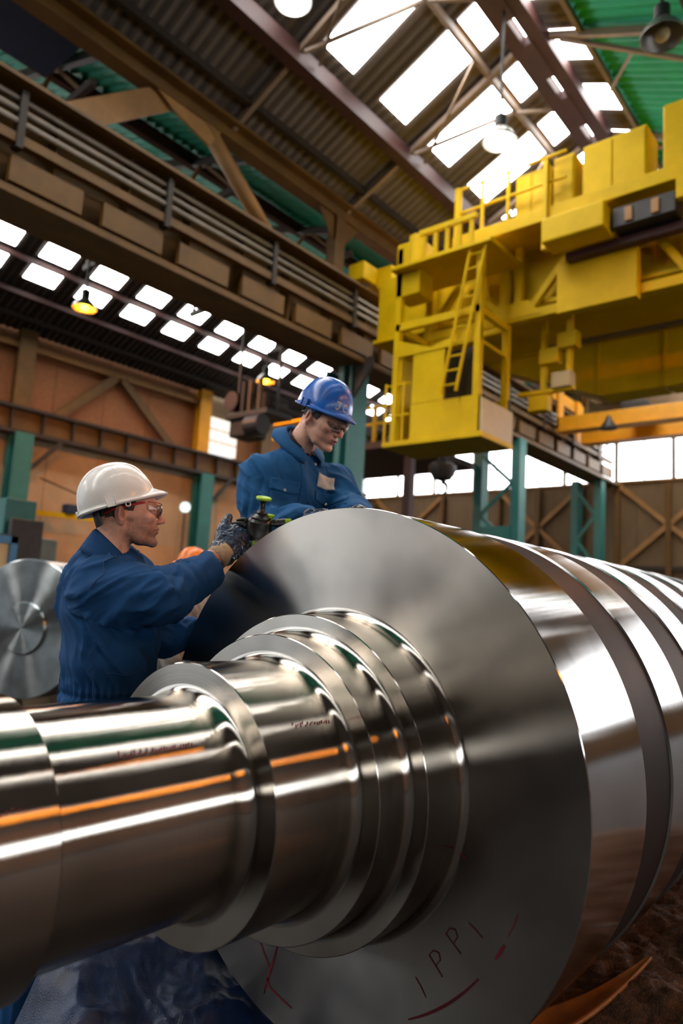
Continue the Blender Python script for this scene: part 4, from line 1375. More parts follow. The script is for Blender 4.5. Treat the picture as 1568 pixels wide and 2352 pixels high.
def head_field(kind, h=0.0021):
    s = SDF((-0.125, -0.105, -0.175), (0.165, 0.105, 0.15), h)
    mm = lambda *a: [v / 1000 for v in a]
    s.ell(mm(8, 0, 50), mm(97, 76, 80), 0.01)
    s.ell(mm(-30, 0, 2), mm(50, 60, 52), 0.02)
    s.ell(mm(58, 0, 8), mm(52, 60, 78), 0.02)
    s.ell(mm(52, 0, -48), mm(56, 47, 34), 0.018)
    for e in (-1, 1):
        s.ell(mm(50, e * 36, -26), mm(42, 24, 42), 0.022)
    for e in (-1, 1):
        s.cone(mm(4, e * 54, -38), mm(60, e * 42, -72), 0.014, 0.013, 0.022)
        s.cone(mm(60, e * 42, -72), mm(104, e * 12, -80), 0.013, 0.014, 0.016)
        s.ell(mm(78, e * 45, 2), mm(28, 18, 16), 0.016)
        s.cone(mm(8, e * 62, 4), mm(74, e * 52, 8), 0.009, 0.010, 0.028)
    s.ell(mm(106, 0, -76), mm(16, 19, 15), 0.012)
    s.ell(mm(95, 0, -36), mm(26, 30, 28), 0.016)
    # brow
    s.cone(mm(104, -34, 44), mm(112, -8, 42), 0.009, 0.009, 0.012)
    s.cone(mm(104, 34, 44), mm(112, 8, 42), 0.009, 0.009, 0.012)
    # eye sockets
    for e in (-1, 1):
        s.ell(mm(117, e * 32, 26), mm(13, 16, 10.5), 0.008, cut=True)
        s.ell(mm(98, e * 32, 25), mm(13.5, 14, 13), 0.004)
        if kind == 'open':
            s.ell(mm(99.2, e * 32, 30), mm(13.9, 14.5, 9.0), 0.003)
        s.cone(mm(104, e * 18, 32), mm(101, e * 45, 31), 0.0045, 0.004, 0.004)
        s.cone(mm(105, e * 20, 17), mm(101, e * 44, 18), 0.004, 0.0035, 0.004)
    # nose
    s.cone(mm(110, 0, 36), mm(128, 0, 6), 0.0075, 0.0085, 0.010)
    s.cone(mm(126, 0, 8), mm(133, 0, -2), 0.0085, 0.0095, 0.006)
    for e in (-1, 1):
        s.ell(mm(121, e * 11.5, -7), mm(11, 7, 8), 0.006)
        s.ell(mm(124, e * 6.5, -14), mm(5, 3.6, 4), 0.002, cut=True)
    # lips
    s.ell(mm(114, 0, -31), mm(9.5, 23, 6), 0.007)
    s.ell(mm(112, 0, -44.5), mm(9.5, 20, 6), 0.007)
    if kind == 'open':
        s.ell(mm(122, 0, -38), mm(15, 17, 3.6), 0.002, cut=True)
    else:
        s.cone(mm(109, -26, -39.5), mm(123, 0, -38), 0.0016, 0.002, 0.002, cut=True)
        s.cone(mm(109, 26, -39.5), mm(123, 0, -38), 0.0016, 0.002, 0.002, cut=True)
    s.cone(mm(122, -12, -56), mm(122, 12, -56), 0.006, 0.006, 0.01, cut=True)
    # ears
    s.F0 = s.F.copy()
    for e in (-1, 1):
        R = Matrix.Rotation(math.radians(-12), 3, 'Y') @ Matrix.Rotation(math.radians(e * 22), 3, 'Z')
        R = np.array(R)
        s.ell(mm(-10, e * 83, 2), mm(19, 5.5, 31), 0.006, R=R)
        s.ell(mm(-2, e * 76, 0), mm(12, 10, 20), 0.008)
        s.ell(mm(-4, e * 89.5, 4), mm(12, 7, 21), 0.004, R=R, cut=True)
        s.ell(mm(6, e * 82, -2), mm(4, 5, 8), 0.004)
        s.cone(mm(-12, e * 86, 17), mm(-14, e * 86, -6), 0.003, 0.003, 0.004)
        s.ell(mm(-1, e * 79, -25), mm(8, 5, 8), 0.005)
    # neck
    s.cone(mm(-22, 0, -30), mm(-38, 0, -175), 0.056, 0.060, 0.03)
    for e in (-1, 1):
        s.cone(mm(-10, e * 50, -40), mm(18, e * 14, -165), 0.012, 0.012, 0.03)
    s.ell(mm(30, 0, -122), mm(10, 11, 14), 0.02)
    return s

def head_colors(P, kind):
    x, y, z = P[:, 0] * 1000, P[:, 1] * 1000, P[:, 2] * 1000
    ay = np.abs(y)
    base = np.array(lin('#eab093')[:3])
    C = np.tile(base, (len(P), 1))
    def blend(col, w):
        nonlocal C
        w = np.clip(w, 0, 1)[:, None]
        C = C * (1 - w) + np.array(lin(col)[:3]) * w
    sm = lambda a, b, v: np.clip((v - a) / (b - a), 0, 1)
    n = vnoise(P * 60)
    n2 = vnoise(P * 600)
    blend('#c97a62', 0.55 * np.exp(-(((x - 88) / 26) ** 2 + ((ay - 44) / 20) ** 2 + ((z + 4) / 20) ** 2)))      # cheeks
    blend('#c4705a', 0.6 * np.exp(-(((x - 132) / 14) ** 2 + (z / 14) ** 2)))                                     # nose
    blend('#c8745c', 0.7 * np.exp(-(((x + 8) / 20) ** 2 + ((z - 2) / 30) ** 2)) * sm(70, 76, ay))                # ears
    if kind == 'stubble':
        w = sm(-14, -34, z + 0.30 * np.clip(x - 20, 0, 60) * 0 + 0.0 * x) * sm(8, 34, x) * (1 - 0.75 * sm(-84, -112, z))
        w = np.maximum(w, sm(0, -12, z) * np.exp(-((x - 22) / 16) ** 2) * sm(50, 58, ay))                        # sideburn edge
        w = np.maximum(w, np.exp(-((z + 22) / 8) ** 2) * sm(96, 108, x) * sm(34, 26, ay))                        # moustache
        w *= 1 - 0.85 * np.exp(-((z + 38) / 8) ** 2) * sm(104, 112, x) * sm(26, 22, ay)
        blend('#6f4630', w * (0.38 + 0.5 * n2))
    else:
        w = sm(-20, -44, z) * sm(20, 50, x) * (1 - sm(-84, -110, z))
        blend('#8f6250', 0.4 * w * (0.5 + 0.5 * n2))
    lipw = np.exp(-(((z + 31.5) / 6) ** 2)) + np.exp(-(((z + 44.5) / 6) ** 2))
    blend('#a8504a', 0.75 * lipw * sm(106, 114, x) * sm(25, 19, ay))
    blend('#4a2c1c', 0.85 * np.exp(-(((z - 45 + 0.10 * (ay - 20)) / 4.0) ** 2)) * sm(92, 100, x) * sm(8, 13, ay) * sm(46, 40, ay) * (0.5 + 0.5 * n2))  # eyebrows
    blend('#c08468', 0.3 * sm(0.55, 0.75, n))
    return C

def loc2w(P, R, T):
    return np.asarray(P) @ R.T + np.array(T)

def mb_local(mb, R, T):
    mb.v = [tuple(p) for p in loc2w(np.array(mb.v, float), R, T)]
    return mb

def make_hair(field, parent, R, T, region):
    """shell 4 mm over the scalp where region(X,Y,Z) < 0"""
    s = SDF.__new__(SDF)
    s.lo, s.h, s.ax = field.lo, field.h, field.ax
    X, Y, Z = s.ax[0][:, None, None], s.ax[1][None, :, None], s.ax[2][None, None, :]
    s.F = np.maximum(field.F0 - 0.0042, region(X * 1000, Y * 1000, Z * 1000) / 1000).astype(np.float32)
    P, Fc = s.mesh()
    P = P + normals_of(P, Fc) * ((vnoise(P * np.array([400, 400, 120])) - 0.5) * 0.003)[:, None]
    return npobj('hair', loc2w(P, R, T), Fc, M['hair'], parent)

def helmet(parent, R, T, hatmat, centre, tilt, a=0.131, b=0.108, H=0.154, peak=0.031, ridge=0.0045, letters=None, name='hard_hat'):
    """hard hat with peak, rim and raised crown; local frame of the head, tilted about the ear axis"""
    ct, st = math.cos(tilt), math.sin(tilt)
    ex, ez = np.array([ct, 0, st]), np.array([-st, 0, ct])
    ey = np.array([0, 1.0, 0])
    n = 120
    p = 2.25
    def pk(f):
        f = abs((f + math.pi) % (2 * math.pi) - math.pi)
        t = max(0.0, 1 - f / 1.15)
        return t * t * (3 - 2 * t)
    def dome(f, t):
        rho = math.sin(t) ** (2 / p)
        z = H * math.cos(t) ** (2 / p)
        x, y = a * rho * math.cos(f), b * rho * math.sin(f)
        bump = ridge * (1 / (1 + math.exp((abs(y) - 0.036) / 0.0022))) * (1 / (1 + math.exp((abs(x + 0.012) - 0.112) / 0.006)))
        L = math.sqrt((x / a) ** 2 + (y / b) ** 2 + (z / H) ** 2) + 1e-9
        nx, ny, nz = x / a / L, y / b / L, z / H / L
        return np.array([x + bump * nx, y + bump * ny, z + bump * nz])
    rows = []
    NT = 34
    for i in range(NT + 1):
        row = []
        for j in range(n + 1):
            f = 2 * math.pi * j / n
            w = pk(f)
            hroot = 0.011 + 0.026 * w
            tmax = math.acos(min(1, (hroot / H)) ** (p / 2))
            row.append(dome(f, 1e-3 + (tmax - 1e-3) * i / NT))
        rows.append(row)
    def ring(fx):
        rows.append([fx(2 * math.pi * j / n) for j in range(n + 1)])
    def base(f):
        return np.array([a * math.cos(f), b * math.sin(f)])
    def out(f, e):
        q = base(f)
        g = np.array([math.cos(f) / a, math.sin(f) / b])
        g /= np.linalg.norm(g)
        return q + g * e
    ring(lambda f: np.append(out(f, 0.002 + 0.006 * pk(f)), 0.010 + 0.020 * pk(f)))
    ring(lambda f: np.append(out(f, 0.0075 + 0.5 * peak * pk(f)), 0.009 + 0.013 * pk(f)))
    ring(lambda f: np.append(out(f, 0.0085 + peak * pk(f)), 0.0065 + 0.004 * pk(f)))
    ring(lambda f: np.append(out(f, 0.0085 + peak * pk(f)), 0.0025 + 0.004 * pk(f)))
    ring(lambda f: np.append(out(f, 0.006 + 0.8 * peak * pk(f)), 0.0 + 0.002 * pk(f)))
    ring(lambda f: np.append(out(f, -0.001), 0.0))
    for i in range(NT, -1, -2):
        row = []
        for j in range(n + 1):
            f = 2 * math.pi * j / n
            q = dome(f, 1e-3 + (1.5 - 1e-3) * i / NT)
            row.append(q * 0.972)
        rows.append(row)
    def place(q):
        return np.array(centre) + ex * q[0] + ey * q[1] + ez * q[2]
    mb = MB()
    mb.grid([[place(q) for q in r] for r in rows])
    mb_local(mb, R, T)
    hat = obj(name, mb, hatmat, parent, smooth=True)
    # side clips, lugs and the rear tab
    for e in (-1, 1):
        mb = MB()
        mb.cbox((-0.022, e * (b + 0.003), 0.012), (0.030, 0.010, 0.026))
        mb.cbox((-0.037, e * (b + 0.006), 0.018), (0.004, 0.012, 0.034))
        mb.cbox((-0.007, e * (b + 0.006), 0.018), (0.004, 0.012, 0.034))
        mb.v = [tuple(place(q)) for q in mb.v]
        obj('accessory_slot', mb_local(mb, R, T), hatmat, hat, bevel=0.0012)
        mb = MB()
        c = np.array((0.028, e * (b - 0.002), -0.005))
        pts = [c + np.array((0.0075 * math.cos(q), 0, 0.0075 * math.sin(q))) for q in [2 * math.pi * k / 14 for k in range(15)]]
        mb.tube(pts, 0.0025, 6, caps=False)
        mb.v = [tuple(place(q)) for q in mb.v]
        obj('strap_lug', mb_local(mb, R, T), hatmat, hat, smooth=True)
    mb = MB().cbox((-a - 0.003, 0, 0.010), (0.010, 0.05, 0.022))
    mb.v = [tuple(place(q)) for q in mb.v]
    obj('rear_tab', mb_local(mb, R, T), hatmat, hat, bevel=0.003)
    # headband under the rim at the back of the head
    rows = []
    for z in (0.004, -0.016, -0.036):
        rows.append([place((0.084 * math.cos(q) - 0.004, 0.078 * math.sin(q), z - (0.012 if z < -0.03 else 0) * math.cos(q - math.pi) ** 2)) for q in [math.radians(140 + 80 * k / 30) for k in range(31)]])
    obj('headband', mb_local(MB().grid(rows), R, T), M['greyplastic'], hat, smooth=True, solid=0.002)
    if letters:
        for (f0, h0, s, strokes) in letters:
            mb = MB()
            for stx in strokes:
                rw = []
                for i, q in enumerate(stx):
                    qa, qb = stx[max(0, i - 1)], stx[min(len(stx) - 1, i + 1)]
                    d = np.array(qb, float) - np.array(qa, float)
                    d /= np.linalg.norm(d) + 1e-9
                    nrm = np.array((-d[1], d[0])) * 0.11
                    pr = []
                    for sg in (1, -1):
                        uu, vv = q[0] + sg * nrm[0], q[1] + sg * nrm[1]
                        f = f0 + s * uu / (0.13)
                        hh = h0 + s * vv
                        t = math.acos(min(1, max(0, hh / H)) ** (p / 2))
                        pt = dome(f, t)
                        L = np.array((pt[0] / a ** 2, pt[1] / b ** 2, pt[2] / H ** 2))
                        L /= np.linalg.norm(L)
                        pr.append(place(pt + L * 0.0009))
                    rw.append(pr)
                mb.grid(rw)
            obj('painted_letter', mb_local(mb, R, T), M['patch'], hat)
    return hat

def spectacles(parent, R, T, framemat, z0=0.027, browbar=True):
    mb = MB()
    def lens_pt(q, v):
        ang = math.radians(q)
        x = 0.052 + 0.073 * math.cos(ang) ** 0.7 if q != 0 else 0.125
        y = 0.066 * math.sin(ang)
        return (x + 0.004 * (1 - v * v), y, z0 + 0.012 + v * (0.021 if v > 0 else 0.023 * (0.55 + 0.45 * min(1, abs(math.sin(ang)) * 2.2))))
    rows = [[lens_pt(-78 + 156 * k / 40, v) for k in range(41)] for v in (-1, -0.5, 0, 0.5, 1)]
    g = bpy.data.objects.new('spectacles', None)
    mb.grid(rows)
    sp = obj('spectacles', mb_local(mb, R, T), M['lens'], parent, smooth=True, fix=False)
    bar = MB()
    bar.tube([lens_pt(-78 + 156 * k / 40, 1) for k in range(41)], 0.0016, 6)
    obj('brow_bar', mb_local(bar, R, T), framemat if browbar else M['clearplastic'], sp, smooth=True)
    if not browbar:
        lo = MB()
        lo.tube([lens_pt(-78 + 156 * k / 40, -1) for k in range(41)], 0.0013, 6)
        obj('lens_rim', mb_local(lo, R, T), M['clearplastic'], sp, smooth=True)
    for e in (-1, 1):
        tm = MB()
        tm.tube([(0.066, e * 0.067, z0 + 0.028), (0.05, e * 0.073, z0 + 0.024), (0.01, e * 0.0775, z0 + 0.010), (-0.03, e * 0.0775, z0 - 0.004), (-0.06, e * 0.070, z0 - 0.024)], [0.0032, 0.0042, 0.0038, 0.003, 0.003], 8)
        obj('temple', mb_local(tm, R, T), framemat, sp, smooth=True)
    nb = MB().tube([(0.124, -0.010, z0 + 0.004), (0.128, 0, z0 + 0.012), (0.124, 0.010, z0 + 0.004)], 0.0022, 6)
    obj('nose_bridge', mb_local(nb, R, T), M['lens'], sp, smooth=True)
    return sp

def eyes(parent, R, T, down=0.0):
    for e in (-1, 1):
        o = obj('eye', mb_local(MB().sphere((0.0995, e * 0.032, 0.025), 0.0122, 20, 14), R, T), M['eyewhite'], parent, smooth=True)
        d = Vector((math.cos(down), 0, -math.sin(down)))
        mb = MB().lathe([(0.0105, 0.0058), (0.0121, 0.0054), (0.0126, 0.001)], Vector((0.0995, e * 0.032, 0.025)), d, 18)
        obj('iris', mb_local(mb, R, T), M['iris'], o, smooth=True)

# ---------------------------------------------------------------- hands
def hand_prims(wrist, d, nrm, thumb, curl, thumb_dir, scale=1.0, thick=1.0, spread=0.0):
    """palm, four fingers and a thumb as rounded cones. d: wrist to knuckles, nrm: back of the hand, thumb: towards the thumb side"""
    w, d, nrm, th = (np.array(v, float) for v in (wrist, d, nrm, thumb))
    d /= np.linalg.norm(d)
    nrm -= d * (nrm @ d)
    nrm /= np.linalg.norm(nrm)
    th -= d * (th @ d) + nrm * (th @ nrm)
    th /= np.linalg.norm(th)
    s = scale
    out = []
    out.append(('palm', w + d * 0.028 * s, w + d * 0.083 * s, 0.019 * s * thick, 0.0175 * s * thick, (th, 2.05)))
    out.append(('heel', w - d * 0.01 * s, w + d * 0.035 * s, 0.024 * s * thick, 0.021 * s * thick, (th, 1.45)))
    for i, (o, L, r) in enumerate(((0.031, 0.92, 0.0100), (0.0105, 1.0, 0.0104), (-0.010, 0.95, 0.0100), (-0.0295, 0.76, 0.0090))):
        base = w + d * (0.094 - 0.004 * abs(i - 1)) * s + th * o * s
        a = 0.0
        p = base
        f0 = d + th * spread * (1.5 - i) * 0.12
        for seg, (l, c) in enumerate(zip((0.046, 0.029, 0.023), curl[i] if isinstance(curl[0], (list, tuple)) else curl)):
            a += c
            v = f0 * math.cos(a) - nrm * math.sin(a)
            v /= np.linalg.norm(v)
            q = p + v * l * L * s
            rr = r * s * thick * (1.0 - 0.07 * seg)
            out.append(('f%d' % i, p, q, rr, rr * 0.93, None))
            p = q
    td = np.array(thumb_dir, float)
    tv = d * td[0] + th * td[1] - nrm * td[2]
    tv /= np.linalg.norm(tv)
    p0 = w + d * 0.022 * s + th * 0.030 * s - nrm * 0.004 * s
    p1 = p0 + tv * 0.042 * s
    tv2 = tv * 0.8 + d * 0.55 - nrm * 0.12
    tv2 /= np.linalg.norm(tv2)
    p2 = p1 + tv2 * 0.034 * s
    p3 = p2 + (tv2 + d * 0.2) / np.linalg.norm(tv2 + d * 0.2) * 0.026 * s
    out.append(('t', p0, p1, 0.0165 * s * thick, 0.0135 * s * thick, None))
    out.append(('t', p1, p2, 0.0132 * s * thick, 0.0118 * s * thick, None))
    out.append(('t', p2, p3, 0.0118 * s * thick, 0.0102 * s * thick, None))
    return out

def glove(parent, prims, wrist, fore, cuffmat, mt=None, h=0.0026, cuff=0.06, r=0.036):
    pts = np.array([q for p in prims for q in (p[1], p[2])])
    s = SDF(pts.min(0) - 0.06, pts.max(0) + 0.06, h)
    for (n, a, b, r0, r1, fl) in prims:
        s.cone(a, b, r0, r1, 0.004 if n.startswith('f') else 0.012, flat=fl)
    w, f = np.array(wrist, float), np.array(fore, float)
    f /= np.linalg.norm(f)
    s.cone(w + f * 0.012, w - f * 0.03, r * 0.92, r, 0.012)
    P, Fc = s.mesh()
    N = normals_of(P, Fc)
    nn = vnoise(P * 95)
    P = P + N * ((np.abs(nn - 0.5) * 2) ** 1.5 * -0.0035 + (vnoise(P * 40 + 9) - 0.5) * 0.004)[:, None]
    g = npobj('glove', P, Fc, mt or M['glove'], parent)
    mb = MB().tube([w + f * 0.006, w - f * 0.012, w - f * 0.03, w - f * 0.045, w - f * 0.050], [r * 1.0, r * 1.06, r * 1.1, r * 1.07, r * 0.95], 24, caps=True)
    obj('knit_cuff', mb, cuffmat, g, smooth=True)
    return g

# ---------------------------------------------------------------- clothing details laid on a mesh surface
def bvh_of(P, Fc):
    return BVHTree.FromPolygons([tuple(p) for p in P], [tuple(f) for f in Fc.tolist()])

def seam(parent, bvh, pts, r=0.0013, mt=None, name='seam', n=40, off=0.0006):
    pts = [Vector(p) for p in pts]
    dens = []
    for i in range(len(pts) - 1):
        m = max(2, int((pts[i + 1] - pts[i]).length / 0.008))
        for k in range(m):
            dens.append(pts[i].lerp(pts[i + 1], k / m))
    dens.append(pts[-1])
    o = []
    for p in dens:
        q, nr, _, _ = bvh.find_nearest(p)
        if q is not None:
            o.append(q + nr * off)
    return obj(name, MB().tube(o, r, 6), mt or M['thread'], parent, smooth=True)

def patch(parent, bvh, c, out, up, w, h, mt, name, off=0.003, n=10, thick=0.0025, shape=None):
    """cloth patch w x h about c, thrown onto the surface along -out"""
    c, out, up = Vector(c), Vector(out).normalized(), Vector(up)
    side = up.cross(out).normalized()
    up = out.cross(side).normalized()
    rows = []
    for i in range(n + 1):
        row = []
        for j in range(n + 1):
            u, v = (j / n - 0.5), (i / n - 0.5)
            if shape:
                u, v = shape(u, v)
            p = c + side * (u * w) + up * (v * h)
            hit, nr, _, _ = bvh.ray_cast(p + out * 0.25, -out)
            if hit is None or (hit - p).length > 0.12:
                hit, nr, _, _ = bvh.find_nearest(p)
            row.append(hit + out * off)
        rows.append(row)
    return obj(name, MB().grid(rows), mt, parent, smooth=True, solid=thick, fix=False)

def cloth_mesh(s, amp, limbs, seed=0.0, extra=None, it=1):
    """mesh the cloth and fold it: limbs are (p0, p1, reach, twist) axes that the folds run along"""
    P, Fc = s.mesh()
    P = relax(P, Fc, it)
    N = normals_of(P, Fc)
    best = np.full(len(P), 1e9)
    q = np.zeros_like(P)
    for li, (p0, p1, reach, tw) in enumerate(limbs):
        p0, p1 = np.array(p0, float), np.array(p1, float)
        a = p1 - p0
        L = np.linalg.norm(a)
        a /= L
        e1 = np.cross(a, (0.3, 0.2, 1.0) if abs(a[2]) < 0.8 else (1.0, 0.3, 0))
        e1 /= np.linalg.norm(e1)
        e2 = np.cross(a, e1)
        t = (P - p0) @ a
        tc = np.clip(t, 0, L)
        d = np.linalg.norm(P - p0 - tc[:, None] * a, axis=1) / reach
        m = d < best
        best = np.where(m, d, best)
        u, v = (P - p0) @ e1, (P - p0) @ e2
        c_, s_ = np.cos(tw * t), np.sin(tw * t)
        qq = np.stack([t * 5.0 + li * 7.3, (u * c_ - v * s_) * 17, (u * s_ + v * c_) * 17], 1)
        q = np.where(m[:, None], qq, q)
    warp = np.stack([vnoise(P * 8 + seed + 5), vnoise(P * 8 + seed + 17), vnoise(P * 8 + seed + 31)], 1) * 1.3
    r1 = 1 - np.abs(2 * vnoise(q + warp + seed) - 1)
    r2 = 1 - np.abs(2 * vnoise(q * 1.9 + warp + seed + 40) - 1)
    r3 = vnoise(P * 7 + seed + 60)
    d = amp * (r1 ** 2.2 - 0.40) * (0.5 + r3) + amp * 0.40 * (r2 ** 2 - 0.42)
    if extra is not None:
        d = d + extra(P)
    d = np.clip(d, -0.016, 0.02)
    return P + N * d[:, None], Fc

def collar(parent, R, T, z_top, r_top, z_bot, r_bot, gap, mt, cx=-0.03, sx=1.0, lean=0.0, points=0.03, drop=0.055):
    """turned-down shirt collar round the neck, open at the front"""
    rows = []
    n = 44
    for (zz, rr, pt) in ((z_top - 0.018, r_top - 0.002, 0), (z_top, r_top, 0), (z_top - 0.006, r_top + 0.006, 0.0), (z_bot + 0.018, r_bot - 0.004, 0.5), (z_bot, r_bot, 1.0)):
        row = []
        for k in range(n + 1):
            q = math.radians(gap + (360 - 2 * gap) * k / n)
            lin_ = (1 + math.cos(q)) / 2
            front = max(0, math.cos(q)) ** 1.5
            row.append((cx + rr * math.cos(q) * sx + lean * (z_bot - zz), rr * 0.92 * math.sin(q), zz - drop * lin_ - points * pt * front))
        rows.append(row)
    return obj('collar', mb_local(MB().grid(rows), R, T), mt, parent, smooth=True, solid=0.003, fix=False)
# ================================================================ MAN WITH THE WHITE HARD HAT
def A(*v):
    return np.array(v, float)

def build_white():
    az = math.radians(57.0)
    Rb = frame(az)
    f, l = Rb[:, 0], Rb[:, 1]
    up = A(0, 0, 1)
    man = thing('person', 'man in navy coverall and white hard hat holding the green sprayer', 'person', (-2.2, 1.42, 0))
    head_o = A(-2.112, 1.342, 1.647)
    Rh = frame(math.radians(57.5), math.radians(0))
    # skin: head and neck, with the clothed body below as one mesh
    hf = head_field('stubble')
    P, Fc = hf.mesh()
    P = relax(P, Fc, 1, 0.35)
    C = head_colors(P, 'stubble')
    Pw = loc2w(P, Rh, head_o)
    waist, belly, chest = A(-2.195, 1.405, 1.055), A(-2.185, 1.39, 1.19), A(-2.178, 1.378, 1.33)
    upch, neckb = A(-2.175, 1.368, 1.43), A(-2.158, 1.352, 1.50)
    shR, elR, cuR, wrR = A(-2.095, 1.262, 1.418), A(-1.925, 1.395, 1.388), A(-1.917, 1.562, 1.480), A(-1.911, 1.632, 1.558)
    shL, elL, cuL, wrL = A(-2.252, 1.482, 1.452), A(-2.190, 1.615, 1.235), A(-2.168, 1.712, 1.262), A(-2.165, 1.755, 1.275)
    hipR, hipL = waist + (-l) * 0.09 + A(0, 0, -0.14), waist + l * 0.09 + A(0, 0, -0.14)
    knR, knL = A(-2.20, 1.30, 0.50), A(-2.29, 1.50, 0.50)
    anR, anL = A(-2.25, 1.24, 0.09), A(-2.33, 1.52, 0.09)
    b = SDF((-2.62, 1.0, 0.0), (-1.75, 1.95, 1.62), 0.006)
    b.cone(waist, belly, 0.115, 0.12, 0.03, flat=(l, 1.35)).cone(belly, chest, 0.12, 0.125, 0.03, flat=(l, 1.4)).cone(chest, neckb - A(0, 0, 0.06), 0.105, 0.05, 0.04, flat=(l, 1.2))
    b.cone(shR, elR, 0.055, 0.045, 0.03).cone(elR, wrR, 0.046, 0.034, 0.02).cone(shL, elL, 0.055, 0.045, 0.03).cone(elL, wrL, 0.043, 0.03, 0.02)
    b.cone(waist, hipR, 0.11, 0.10, 0.04).cone(waist, hipL, 0.11, 0.10, 0.04)
    b.cone(hipR, knR, 0.085, 0.06, 0.03).cone(hipL, knL, 0.085, 0.06, 0.03).cone(knR, anR, 0.055, 0.04, 0.02).cone(knL, anL, 0.055, 0.04, 0.02)
    hp = A(-1.918, 1.690, 1.600)
    b.cone(wrR, wrR + (hp - wrR) * 0.4, 0.028, 0.018, 0.02).cone(wrL, wrL + A(0.005, 0.04, 0.012), 0.024, 0.016, 0.02)
    Pb, Fb = b.mesh()
    Cb = np.tile(np.array(lin('#b97a5e')[:3]), (len(Pb), 1)) * (0.85 + 0.3 * vnoise(Pb * 150))[:, None]
    npobj('body', np.concatenate([Pw, Pb]), np.concatenate([Fc, Fb + len(Pw)]), M['skin'], man, np.concatenate([C, Cb]))
    eyes(man, Rh, head_o)
    make_hair(hf, man, Rh, head_o, lambda X, Y, Z: np.maximum(np.maximum(-(Z + 58 + 0.25 * X), X - 26 - 0.25 * np.clip(Z, 0, 60) + 0 * Y), np.minimum(X + 18 + 0 * Y + 0 * Z, 18 - Z + 0 * X + 0 * Y)) + 0 * Y)
    helmet(man, Rh, head_o, M['whitehat'], (-0.0155, 0, 0.030), math.radians(20.5))
    spectacles(man, Rh, head_o, M['redframe'], z0=0.022)
    # coverall
    s = SDF((-2.68, 0.98, 0.02), (-1.78, 1.98, 1.60), 0.0062)
    s.cone(waist - up * 0.02, belly, 0.142, 0.150, 0.03, flat=(l, 1.22)).cone(belly, chest, 0.150, 0.150, 0.03, flat=(l, 1.3))
    s.cone(chest, upch, 0.148, 0.125, 0.04, flat=(l, 1.4)).cone(upch, neckb + A(0, 0, -0.03), 0.115, 0.062, 0.04, flat=(l, 1.35))
    s.ell(chest - f * 0.07 + up * 0.03, (0.10, 0.10, 0.17), 0.05)
    s.ell(upch - f * 0.055 + up * 0.005, (0.085, 0.085, 0.08), 0.05)
    s.cone(shR - up * 0.005, (shR + elR) / 2 - up * 0.012, 0.088, 0.098, 0.045).cone((shR + elR) / 2 - up * 0.012, elR - up * 0.005, 0.098, 0.090, 0.02)
    s.cone(elR - up * 0.005, cuR, 0.090, 0.064, 0.02)
    s.cone(shL, elL, 0.085, 0.072, 0.045).cone(elL, cuL, 0.072, 0.052, 0.02)
    s.cone(waist, hipR, 0.135, 0.122, 0.04).cone(waist, hipL, 0.135, 0.122, 0.04)
    s.cone(hipR, knR, 0.105, 0.088, 0.03).cone(hipL, knL, 0.105, 0.088, 0.03).cone(knR, anR - A(0, 0, 0.02), 0.088, 0.082, 0.02).cone(knL, anL - A(0, 0, 0.02), 0.088, 0.082, 0.02)
    ax = cuR - elR
    cuR = cuR - ax * 0.12
    ax /= np.linalg.norm(ax)
    s.cone(cuR + ax * 0.004, cuR + ax * 0.09, 0.050, 0.050, 0.003, cut=True)
    s.cone(head_o + Rh @ A(-0.035, 0, -0.10), head_o + Rh @ A(-0.02, 0, -0.21), 0.060, 0.056, 0.006, cut=True)
    def extra(P):
        # waist gathers, elbow creases
        d = 0.010 * np.exp(-((P[:, 2] - 1.045) / 0.012) ** 2) * -1.0 * (np.hypot(P[:, 0] + 2.2, P[:, 1] - 1.4) < 0.3)
        wz = np.exp(-((P[:, 2] - 1.04) / 0.05) ** 2)
        an = np.arctan2(P[:, 1] - 1.4, P[:, 0] + 2.2)
        d += 0.004 * wz * np.sin(an * 42 + 6 * vnoise(P * 12)) * (np.hypot(P[:, 0] + 2.2, P[:, 1] - 1.4) < 0.3)
        t = (P - elR) @ ax
        e = np.exp(-((t - 0.06) / 0.07) ** 2) * (np.linalg.norm(P - elR, axis=1) < 0.2)
        d += 0.006 * e * (np.abs(np.sin(t * 48 + 4.0 * vnoise(P * 14))) - 0.5)
        return d
    Pc, Fcv = cloth_mesh(s, 0.015, [(waist, neckb, 1.5, 3.0), (shR, elR, 1.0, 9.0), (elR, cuR, 1.0, 9.0), (shL, elL, 1.0, 8.0), (elL, cuL, 1.0, 8.0), (hipR, anR, 1.0, 3.0), (hipL, anL, 1.0, 3.0)], 3.0, extra)
    cov = npobj('coverall', Pc, Fcv, M['coverall'], man)
    bv = bvh_of(Pc, Fcv)
    # rolled-back sleeve end with its stitched band
    q0 = cuR - ax * 0.052
    mb = MB().tube([q0 - ax * 0.004, q0, q0 + ax * 0.030, q0 + ax * 0.056, cuR + ax * 0.006, cuR + ax * 0.006], [0.070, 0.0755, 0.0725, 0.069, 0.0665, 0.052], 40, caps=False)
    obj('sleeve_band', mb, M['coverall'], cov, smooth=True)
    # armhole seam, back seam, side seam, waist seam, pocket
    ring = []
    sdir = (elR - shR) / np.linalg.norm(elR - shR)
    e1 = up - sdir * (up @ sdir)
    e1 /= np.linalg.norm(e1)
    e2 = np.cross(sdir, e1)
    for k in range(-10, 15):
        t = math.radians(k * 10)
        ring.append(shR + sdir * (0.02 + 0.03 * math.cos(t)) + (e1 * math.cos(t) * 0.13 + e2 * -math.sin(t) * 0.13))
    seam(cov, bv, ring)
